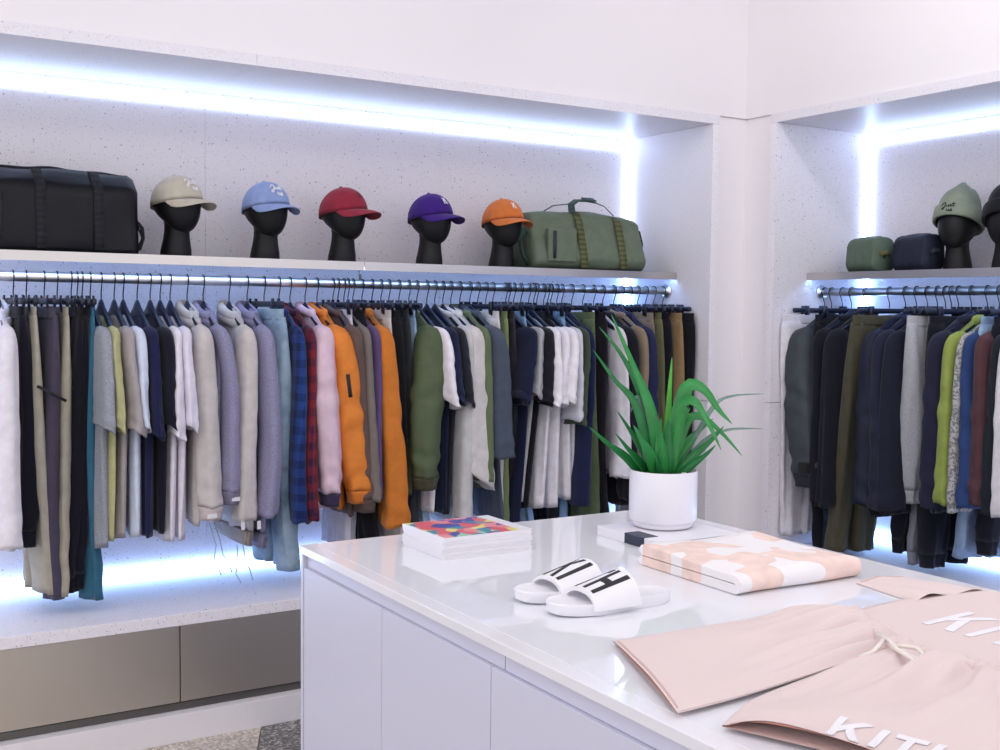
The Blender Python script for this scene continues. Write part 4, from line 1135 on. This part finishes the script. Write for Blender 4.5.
for ch in 'KITH':
    w_ = ADV[ch] * .13
    m2 = MB(); glyph(m2, ch, lambda a, b, h: fT(x0 + a * .13, .60 - b * .20, .0008 + h), .0008, 10)
    m2.build('letter', M_letter, t, smooth=False)['label'] = 'white letter %s on the chest' % ch
    x0 += w_ + .035
tag(t, 'pale pink T-shirt with white lettering lying under the sweat shorts', 't-shirt')

# ------------------------------------------------------------------ potted plant
PC = np.array((1.947, 2.318)); PZ = TZ + .0268
t = empty('potted_plant', (PC[0], PC[1], PZ)); PO = np.array((PC[0], PC[1], PZ))
M_pot = plain('white_ceramic', (232, 230, 237), .3, coat=.2)
prof = [(.0, .002), (.070, .0), (.078, .004), (.0795, .010), (.080, .013), (.0885, .020), (.0905, .03), (.0905, .148), (.0895, .152), (.0865, .152), (.0855, .148), (.0855, .118), (.0, .118)]
MB().tube([[(r * cos(2 * pi * k / 64), r * sin(2 * pi * k / 64), z) for k in range(64)] for r, z in prof], cap0=False, cap1=False).build('pot', M_pot, t)
smooth_ang([c for c in t.children if c.name.startswith('pot')][0], 35)
m_soil = plain('potting_soil', (96, 84, 74), .95, bump=.6, bscale=90, var=.5)
MB().tube([[(r * cos(2 * pi * k / 40), r * sin(2 * pi * k / 40), z) for k in range(40)] for r, z in ((.0, .142), (.03, .142), (.06, .140), (.0845, .136))], cap0=False, cap1=False).build('soil', m_soil, t)
def leafmat(c, nm):
    m, nt, b = nodes(nm); L = nt.links.new; tc = N(nt, 'ShaderNodeTexCoord'); no = N(nt, 'ShaderNodeTexNoise'); no.inputs['Scale'].default_value = 30; L(tc.outputs['Object'], no.inputs['Vector'])
    mx = N(nt, 'ShaderNodeMix', data_type='RGBA'); q = lin(c); mx.inputs[6].default_value = tuple(x * .7 for x in q[:3]) + (1,); mx.inputs[7].default_value = tuple(min(1, x * 1.3) for x in q[:3]) + (1,)
    L(no.outputs['Fac'], mx.inputs[0]); L(mx.outputs[2], b.inputs['Base Color']); b.inputs['Roughness'].default_value = .36
    return m
LM = [leafmat((44, 138, 66), 'leaf_green'), leafmat((30, 116, 58), 'leaf_deep_green'), leafmat((84, 176, 58), 'leaf_bright_green'), leafmat((110, 140, 128), 'leaf_grey_green')]
D0 = float((PO - CAM) @ _f)
def leaf(pts, w, mi, dz=0.0, thick=.0012):
    # pts from base to tip; dz moves the tip away from (+) or towards (-) the viewer's side
    K = len(pts); P_ = []
    for i, (px, py) in enumerate(pts):
        s = i / (K - 1); P_.append(atD(px, py, D0 + dz * s ** 1.2 + (.02 if dz > 0 else -.015) * (1 - s) * .8) - PO)
    P_[0] = np.array((P_[0][0], P_[0][1], .138)) if True else P_[0]
    # smooth curve
    C_ = []; n = 18
    for i in range(n + 1):
        tt = i / n * (K - 1); k = min(int(tt), K - 2); f = tt - k
        Q = [P_[max(0, min(K - 1, k + d))] for d in (-1, 0, 1, 2)]
        C_.append(.5 * ((2 * Q[1]) + (Q[2] - Q[0]) * f + (2 * Q[0] - 5 * Q[1] + 4 * Q[2] - Q[3]) * f * f + (-Q[0] + 3 * Q[1] - 3 * Q[2] + Q[3]) * f ** 3))
    rings = []
    for i, c in enumerate(C_):
        s = i / n; tg = C_[min(n, i + 1)] - C_[max(0, i - 1)]; tg /= np.linalg.norm(tg) + 1e-9
        nn = np.array((-_f[0], -_f[1], .55)); nn -= tg * (nn @ tg); nn /= np.linalg.norm(nn) + 1e-9
        sd = np.cross(tg, nn)
        ww = w * (.62 + .38 * sin(pi * min(1, s * 1.5 + .1))) * (1 - max(0, (s - .45) / .55) ** 1.7) + .0006
        v = .28 * ww
        rings.append([c + sd * ww / 2 + nn * v, c + nn * 0, c - sd * ww / 2 + nn * v, c - sd * ww / 2 + nn * (v + thick), c + nn * thick, c + sd * ww / 2 + nn * (v + thick)])
    o = MB().tube(rings).build('leaf', LM[mi], t); return o
S = 1 / 370.0
for pts, w, mi, dz in [
    ([(660, 468), (650, 412), (632, 364), (611, 314)], 11, 0, -.05), ([(656, 468), (645, 408), (624, 360), (599, 327)], 9, 1, .02), ([(652, 468), (636, 408), (614, 380), (593, 350)], 8, 1, -.08),
    ([(640, 470), (625, 458), (606, 443), (589, 427)], 9, 1, -.10), ([(648, 470), (638, 462), (627, 449), (615, 433)], 9, 1, -.12), ([(652, 470), (640, 448), (628, 428), (617, 411)], 7, 1, .05),
    ([(655, 470), (648, 456), (640, 440), (633, 425)], 13, 0, -.14), ([(663, 470), (667, 440), (669, 398), (672, 357)], 10, 2, .03), ([(664, 472), (665, 458), (667, 438), (668, 419)], 17, 1, -.06),
    ([(668, 470), (677, 420), (688, 388), (704, 391), (718, 410), (732, 424)], 15, 0, -.06), ([(670, 470), (681, 412), (694, 403), (708, 424), (721, 450)], 12, 0, -.12), ([(672, 470), (686, 424), (702, 418), (722, 434), (742, 456)], 9, 0, .02),
    ([(674, 470), (698, 432), (716, 404), (734, 396), (764, 394)], 5, 3, .12), ([(676, 470), (704, 442), (728, 430), (764, 429)], 5, 3, .10), ([(676, 470), (694, 456), (712, 440), (724, 426)], 8, 1, .0),
    ([(680, 471), (694, 464), (706, 455), (716, 445)], 8, 1, -.08), ([(670, 470), (686, 446), (700, 430), (713, 419)], 9, 0, .06), ([(659, 470), (652, 444), (645, 418), (636, 402)], 12, 0, .05),
    ([(650, 470), (643, 430), (641, 404), (636, 398), (631, 412)], 9, 3, -.03), ([(668, 470), (674, 446), (681, 424), (690, 408)], 10, 0, .09), ([(657, 470), (653, 438), (648, 406), (640, 380)], 10, 1, .1), ([(662, 471), (660, 452), (659, 432), (661, 418)], 12, 0, -.1)]:
    leaf(pts, w * S, mi, dz)
mb = MB()
for k in range(26):
    a = random.random() * 6.28; r = .05 + .03 * random.random(); q = .004 + .004 * random.random()
    c = np.array((r * cos(a), r * sin(a), .142))
    mb.tube([[c + np.array((q * sin(b) * cos(d), q * sin(b) * sin(d), q * .7 * cos(b))) for d in [2 * pi * j / 8 for j in range(8)]] for b in (.2, .8, 1.57, 2.3, 2.9)])
o = mb.build('pebbles', plain('pale_pebble', (226, 224, 220), .7), t); o['kind'] = 'stuff'
tag(t, 'green leafy plant in a white pot standing on the book', 'plant')
# ------------------------------------------------------------------ mannequin heads, caps, knit hats
def head_mesh(mb, yaw=0):
    # neck: flares to the base
    rings = []
    for z, rx, ry, oy in ((0, .058, .056, .012), (.004, .059, .057, .012), (.03, .056, .055, .010), (.06, .050, .050, .008), (.09, .046, .047, .006), (.115, .046, .05, .002), (.135, .05, .056, -.002)):
        rings.append([(rx * cos(a), oy + ry * sin(a), z) for a in [2 * pi * k / 40 for k in range(40)]])
    mb.tube(rings)
    # head: one smooth egg, chin pushed forward, flat face without features
    rings = []; n = 30
    for i in range(n + 1):
        v = -cos(pi * i / n)               # -1 chin .. 1 crown
        r = math.sqrt(max(0, 1 - v * v))
        z = .191 + .102 * v
        low = max(0, -v)
        rx = .080 * r ** (.8) * (1 - .12 * low ** 1.3); ry = .098 * r ** .82 * (1 - .20 * low)
        oy = -.026 * low ** 1.2 + .004
        if v < -.2: z = z + 0.018 * low * (1 if False else 0)
        rr = max(.002, rx); rq = max(.002, ry)
        ring = []
        for k in range(40):
            a = 2 * pi * k / 40
            x = rr * cos(a); y = oy + rq * sin(a)
            # jaw: the underside rises towards the nape
            zz = z + low ** 1.5 * .034 * max(0, sin(a))
            if sin(a) < 0: y = oy - rq * abs(sin(a)) ** 1.15      # flatter face
            ring.append((x, y, zz))
        rings.append(ring)
    mb.tube(rings)
def dome(az, el, h=0.0, A=(.0875, .109, .111), C=(0, .004, .193), tilt=.22):
    # az 0 = front (-y); el 0 = rim .. pi/2 = top
    x = (A[0] + h) * sin(az) * cos(el); y = -(A[1] + h) * cos(az) * cos(el); z = (A[2] + h) * sin(el) ** .92 if el > 0 else 0
    if el > 0: y += 0
    # the crown leans back a little
    return np.array((C[0] + x, C[1] + y * cos(tilt) + z * sin(tilt) * .55, C[2] + z * cos(tilt) - y * sin(tilt) * .75))
SCRIPT = [[(.0, .72), (.08, .95), (.26, 1.0), (.3, .86), (.24, .66), (.2, .45), (.1, .34), (.02, .42), (.1, .52), (.3, .58)],
          [(.36, .78), (.37, .62), (.42, .58), (.5, .64), (.52, .78), (.52, .64), (.56, .58)],
          [(.58, .60), (.68, .80), (.70, .68), (.66, .58), (.76, .60)], [(.84, .98), (.80, .66), (.86, .58), (.94, .64)], [(.74, .82), (.98, .84)],
          [(.42, .36), (.42, .22), (.48, .16), (.56, .22), (.57, .36), (.57, .2), (.62, .16)], [(.64, .18), (.74, .36), (.78, .24), (.72, .14), (.62, .16)]]
def script_logo(fn, r, mat, parent, label):
    mb = MB()
    for st in SCRIPT:
        pts = []
        for a, b in zip(st[:-1], st[1:]):
            for q in range(3): pts.append((sub(a[0], b[0], q / 3), sub(a[1], b[1], q / 3)))
        pts.append(st[-1])
        mb.wire([fn(p[0], p[1]) for p in pts], r, 5)
    mb.build('embroidery', mat, parent)['label'] = label
def cap(loc, rz, col, logo, label, logocol=(236, 234, 238)):
    t = empty('baseball_cap', loc, rz)
    m = cloth(col, 'plain')
    rings = []
    for i in range(14):
        el = (i / 13) ** .9 * (pi / 2 - .03)
        rings.append([dome(2 * pi * k / 60, el, -.0008 * (1 if k % 10 == 0 else 0)) for k in range(60)])
    inner = [dome(2 * pi * k / 60, 0, -.004) + np.array((0, 0, .012)) for k in range(60)]
    MB().tube([inner] + rings, cap0=False).build('crown', m, t)
    # brim: a curved tongue in front
    vs = []; fs = []; A_, B_ = 24, 9
    for h in (0, .0028):
        for i in range(A_ + 1):
            s = i / A_ * 2 - 1; az = s * 1.28
            p0 = dome(az, 0, .001)
            for j in range(B_ + 1):
                q = j / B_; le = .070 * max(.004, 1 - s * s) ** .6
                d = np.array((.2 * s, -1, 0)); d /= np.linalg.norm(d)
                p = p0 + d * le * q
                p[2] = p0[2] - .052 * (s * s) * q * (le / .08) ** .8 - .010 * q * q * (le / .08) - le * q * .10 + h - .0006
                vs.append(p)
    M = (A_ + 1) * (B_ + 1)
    for i in range(A_):
        for j in range(B_):
            k = i * (B_ + 1) + j
            fs.append((k, k + 1, k + B_ + 2, k + B_ + 1)); fs.append((k + M, k + M + B_ + 1, k + M + B_ + 2, k + M + 1))
        k = i * (B_ + 1) + B_; fs.append((k, k + M, k + B_ + 1 + M, k + B_ + 1))
    for i in (0, A_):
        for j in range(B_):
            k = i * (B_ + 1) + j; fs.append((k, k + 1, k + 1 + M, k + M))
    MB().add(vs, fs).build('brim', m, t)
    tp = dome(0, pi / 2 - .001)
    MB().tube([[tp + np.array((r * cos(a), r * sin(a), z)) for a in [2 * pi * k / 12 for k in range(12)]] for r, z in ((.007, -.003), (.008, .001), (.006, .005), (.002, .0065))]).build('button', m, t)
    lm = plain('thread_%d_%d_%d' % logocol, logocol, .7)
    if logo == 'K':
        mb = MB(); glyph(mb, 'K', lambda a, b, h: dome(sub(-.13, .13, a), sub(.40, .72, b), .001 + h), .002, 6)
        mb.build('embroidery', lm, t, smooth=False)['label'] = 'embroidered letter K'
    elif logo == 'script':
        script_logo(lambda a, b: dome(sub(-.40, .30, a), sub(.20, .80, b), .0015), .0023, lm, t, 'embroidered script lettering')
    elif logo == 'dark':
        mb = MB(); glyph(mb, 'K', lambda a, b, h: dome(sub(-.11, .11, a), sub(.42, .70, b), .001 + h), .0015, 6)
        mb.build('embroidery', lm, t, smooth=False)['label'] = 'small dark embroidered mark'
    return tag(t, label, 'cap', 'caps on the mannequin heads')
hp = None
def head(loc, rz, label, grp='mannequin heads on the shelves'):
    global hp
    if hp is None:
        mb = MB(); head_mesh(mb); hp = mb.build('mannequin_head', M_head); o = hp
    else: o = hp.copy(); COL.objects.link(o)
    o.location = [float(c) for c in loc]; o.rotation_euler = (0, 0, rz)
    return tag(o, label, 'mannequin head', grp)
HZ = SHZ + .0005
for px, rz, col, logo, cn, lc in ((178, 27, (196, 188, 172), 'script', 'beige', (238, 236, 238)), (266.5, 14, (140, 162, 212), 'script', 'light blue', (238, 236, 238)), (344, 27, (152, 40, 62), 'dark', 'dark red', (92, 30, 50)),
                                  (431, 17, (64, 30, 128), 'K', 'purple', (236, 234, 238)), (503, 4, (218, 116, 44), 'K', 'orange', (236, 234, 238))):
    p = atY(px, 250, 4.26)
    head((p[0], 4.26, HZ), radians(rz), 'matte black faceless mannequin head wearing the %s cap' % cn)
    cap((p[0], 4.26, HZ), radians(rz), col, logo, '%s baseball cap with %s on a black mannequin head' % (cn, {'script': 'white script lettering', 'dark': 'a small dark mark', 'K': 'a white letter K'}[logo]), lc)
def beanie(loc, rz, col, label, logo):
    t = empty('knit_beanie', loc, rz); m = cloth(col, 'plain')
    # crown: tall, slouching to the back
    def bp(az, v, h=0):
        # v 0 rim .. 1 top
        r = math.cos(min(1, v) * pi / 2 * .99)
        rr = (.088 + h) * (r ** .6) * (1 + .02 * sin(3 * az) * v); ry = (.106 + h) * (r ** .6)
        z = .185 + .165 * sin(v * pi / 2) ** 1.05
        return np.array((rr * sin(az), .004 - ry * cos(az) + .068 * v ** 1.5, z + .044 * (-(cos(az))) * (-1) * (1 - v) * .9 + .014 * v * sin(2 * az + 1) + .006 * v * v * sin(5 * az)))
    rings = []
    for i in range(20):
        v = i / 19
        rings.append([bp(2 * pi * k / 120, v, .0012 * (k % 2) + .004 * sin(7 * v + 2 * pi * k / 60) * v) for k in range(120)])
    MB().tube(rings, cap0=False).build('crown', m, t)
    rings = []
    for v, h in ((.015, .001), (.0, .006), (.02, .0105), (.08, .0115), (.15, .0115), (.22, .0115), (.265, .0105), (.275, .006), (.265, .001)):
        rings.append([bp(2 * pi * k / 120, v, h + .001 * (k % 2)) for k in range(120)])
    MB().tube(rings, cap0=False, cap1=False).build('cuff', m, t)
    if logo: script_logo(lambda a, b: bp(sub(-.30, .30, a), sub(.045, .25, b), .0135), .0018, plain('thread_black', (24, 26, 30), .7), t, 'black embroidered script lettering')
    return tag(t, label, 'knit hat', 'knit hats on the short shelf')
for px, rz, col, lab, lg in ((957, -75, (138, 150, 132), 'sage green knit beanie with black script on its folded cuff', True), (1007, -66, (26, 27, 34), 'black knit beanie cut by the right edge of the photo', False)):
    p = atX(px, 250, 4.12)
    head((4.12, p[1], HZ), radians(rz), 'matte black faceless mannequin head wearing the %s beanie' % ('sage green' if lg else 'black'))
    beanie((4.12, p[1], HZ), radians(rz), col, lab, lg)

# ------------------------------------------------------------------ bags
def box_bag(nx, ny, prof, L, sag=.006, rnd=None, endround=.06):
    # soft bag: section prof(y,z) swept along x, drawn in at the ends
    rings = []
    for i in range(nx + 1):
        s = i / nx; x = (s - .5) * L
        e = min(s, 1 - s) * L
        k = 1 if e > endround else math.sqrt(max(0.0, 1 - ((endround - e) / endround) ** 2)) * .12 + .88
        ring = []
        for j, (y, z) in enumerate(prof):
            w = sag * (sin(9 * s + j * .5) + .6 * sin(17 * s + j * .9 + 1)) * .5
            ring.append((x, y * k + w * (1 if abs(y) > .01 else 0) * .8, max(0, z * (k * .35 + .65) + (w if z > .05 else 0))))
        rings.append(ring)
    return rings
def sect(hw, h, n=12, top=.6, r=.03):
    # rounded-rectangle section, narrower above
    P_ = [(-hw + r, 0)]
    pts = []
    for cx_, cz, a0, w_ in ((hw - r, r, -pi / 2, r), (hw * top - r, h - r, 0, r), (-hw * top + r, h - r, pi / 2, r), (-hw + r, r, pi, r)):
        for k in range(n // 2 + 1):
            a = a0 + (pi / 2) * k / (n // 2); pts.append((cx_ + r * cos(a), cz + r * sin(a)))
    # densify
    out = []
    for a, b in zip(pts, pts[1:] + pts[:1]):
        d = math.hypot(b[0] - a[0], b[1] - a[1]); m_ = max(1, int(d / .03))
        for q in range(m_): out.append((sub(a[0], b[0], q / m_), sub(a[1], b[1], q / m_)))
    return out
M_bk = plain('black_coated_nylon', (9, 11, 20), .42, spec=.24, bump=.5, bscale=14); M_bks = webbing('black_webbing', (24, 25, 32))
def sect2(hw, h, zk, ht, r=.015):
    # upright side up to zk, then a slanted shoulder up to the roll
    half = [(hw - r, 0), (hw - r * .3, r * .3), (hw, r)] + [(hw - .002 * k, sub(r, zk, k / 6)) for k in range(1, 7)] + [(sub(hw - .012, ht, k / 4), sub(zk, h, (k / 4) ** .9)) for k in range(1, 5)]
    top_ = [(sub(ht, -ht, k / 5), h + .004 * sin(pi * k / 5)) for k in range(1, 5)]
    bot_ = [(sub(-hw + r, hw - r, k / 8), 0) for k in range(1, 8)]
    return half + top_ + [(-y, z) for y, z in half[::-1]] + bot_
# big black duffel at the left
t = empty('duffel_bag', (.70, 4.275, HZ), 0)
pr = sect2(.15, .286, .225, .055)
o = MB().tube(box_bag(40, 8, pr, .66, .009, endround=.05)).build('body', M_bk, t)
# rolled top ridge
pts = [(x, -.01 + .004 * sin(20 * x), .285 + .005 * sin(13 * x + 1)) for x in [(-.5 + k / 24) * .64 for k in range(25)]]
mb = MB(); mb.wire(pts, [.012 + .003 * sin(k) for k in range(25)], 10); mb.build('rolled_top', M_bk, t)
def front_y(z): return -((.15 - .012 * z / .225 if z <= .225 else sub(.138, .055, (z - .225) / .061)) + .003)
for x in (-.0, .19):
    pts = [(x, front_y(z) - .002, z) for z in (.008, .06, .12, .18, .224)] + [(x, -.062, .286), (x, .03, .294)]
    o = MB().ribbon(pts, [(0, -1, .12)] * 5 + [(0, -.4, 1), (0, 0, 1)], .032, .003).build('webbing_strap', M_bks, t)
o = MB().ribbon([(-.13, front_y(.03) - .002, .03), (-.13, front_y(.20) - .002, .20)], (0, -1, .1), .012, .003).build('zip', M_dark, t)
# side buckle strap and carrying loop at the right end
mb = MB(); mb.ribbon([(.325, -.05, .262), (.34, -.055, .22), (.338, -.06, .16), (.335, -.07, .12), (.345, -.075, .10)], (1, -.2, 0), .022, .003)
mb.ribbon([(.328, -.07, .118), (.34, -.085, .112), (.352, -.09, .095), (.355, -.09, .06), (.344, -.085, .022), (.322, -.075, .010)], (.25, -1, 0), .013, .005)
mb.ribbon([(.337, -.08, .105), (.352, -.09, .06), (.335, -.08, .02)], (1, 0, 0), .012, .003)
mb.build('side_strap', M_bks, t)
MB().box((.329, -.078, .10), (.343, -.05, .125)).build('buckle', M_dark, t, smooth=False, bevel=.002)
tag(t, 'large black roll-top duffel bag at the left end of the shelf', 'bag')

# olive duffel near the corner
M_ol = cloth((102, 116, 96), 'nylon'); M_olw = webbing('olive_webbing', (88, 92, 58)); M_old = cloth((60, 84, 80), 'nylon')
t = empty('duffel_bag', (3.055, 4.28, HZ), radians(-6))
pr = sect(.15, .265, top=.55, r=.055)
rings = box_bag(44, 8, pr, .575, .007, endround=.09)
# slumps towards the right end
rings = [[(x, y, z * (1 - .10 * max(0, x / .30) ** 2 - .03 * max(0, -x / .3) ** 3)) for x, y, z in r] for r in rings]
MB().tube(rings).build('body', M_ol, t)
def fy(z): return -(sub(.15, .15 * .55, max(0, min(1, (z - .03) / .21))) + .005)
MB().box((-.235, fy(.02) - .002, .03), (-.09, fy(.02) + .03, .18)).build('front_pocket', M_ol, t, smooth=False, bevel=.008)
MB().ribbon([(-.205, fy(.02) - .005, .045), (-.205, fy(.02) - .005, .165)], (0, -1, .15), .014, .003).build('pocket_zip', plain('black_zip', (40, 44, 58), .5), t)['label'] = 'dark upright zip'
for x in (-.05, .155):
    pts = [(x, fy(z) - .002, z) for z in (.006, .06, .12, .17, .215)] + [(x, -.06, .262 - (.02 if x > 0 else 0))]
    o = MB().ribbon(pts, [(0, -1, .2)] * 5 + [(0, -.3, 1)], .036, .004).build('webbing_strap', M_olw, t)
# carrying handles arching over the top
pts = [(-.075, -.075, .258), (-.065, -.05, .295), (-.03, -.035, .315), (.02, -.03, .318), (.07, -.03, .312), (.115, -.04, .295), (.145, -.07, .252)]
o = MB().ribbon(pts, [(0, -.5, .8), (-.3, -.5, 1), (-.1, -.4, 1), (0, -.4, 1), (.2, -.4, 1), (.5, -.4, 1), (.6, -.5, .6)], .032, .004).build('carry_handle', M_old, t)
MB().ribbon([(.0, -.045, .321), (.06, -.043, .321)], (0, -.4, 1), .04, .006).build('handle_wrap', M_old, o)
MB().ribbon([(-.22, .02, .235), (-.13, .0, .29), (-.02, -.01, .305)], (0, 0, 1), .02, .004).build('shoulder_strap', M_old, t)
mb = MB(); mb.ribbon([(-.295, -.05, .17), (-.34, -.06, .135), (-.365, -.065, .12)], (0, -1, .2), .03, .006); mb.ribbon([(-.33, -.06, .13), (-.315, -.065, .06), (-.285, -.07, .015)], (-1, -.3, 0), .02, .004)
mb.build('side_strap', M_old, t)
mb = MB(); mb.ribbon([(.30, -.05, .19), (.312, -.06, .13), (.306, -.065, .06), (.318, -.07, .03), (.305, -.07, .012)], (1, -.3, 0), .014, .004); mb.build('end_buckle', M_dark, t)
tag(t, 'olive green duffel bag with webbing straps near the niche corner', 'bag')

def wash_bag(loc, rz, col, label, trim):
    t = empty('wash_bag', loc, rz); m = cloth(col, 'nylon')
    pr = sect(.064, .158, top=.9, r=.042, n=14)
    MB().tube(box_bag(26, 8, pr, .20, .003, endround=.035)).build('body', m, t)
    MB().ribbon([(-.099, 0, .06), (-.096, 0, .12), (-.07, 0, .157), (0, 0, .160), (.07, 0, .157), (.096, 0, .12), (.099, 0, .06)], [(-1, 0, 0), (-1, 0, .4), (-.3, 0, 1), (0, 0, 1), (.3, 0, 1), (1, 0, .4), (1, 0, 0)], .012, .003).build('zip', plain('black_zip', (40, 44, 58), .5), t)
    MB().ribbon([(.102, -.025, .075), (.116, -.012, .086), (.116, .012, .086), (.102, .025, .075)], (1, 0, .4), .02, .003).build('handle', plain('trim_%d_%d_%d' % trim, trim, .8), t)
    return tag(t, label, 'wash bag', 'wash bags on the short shelf')
for (pa, pb), col, lab, tr in (((843, 893), (90, 110, 94), 'small green zipped wash bag beside the navy one', (100, 100, 60)), ((891, 941), (36, 40, 60), 'small navy zipped wash bag between the green one and beanie', (32, 35, 52))):
    x = 4.08; ya = atX(pa, 240, x)[1]; yb = atX(pb, 240, x)[1]
    wash_bag((x + .02, (ya + yb) / 2, HZ), radians(-103), col, lab, tr)
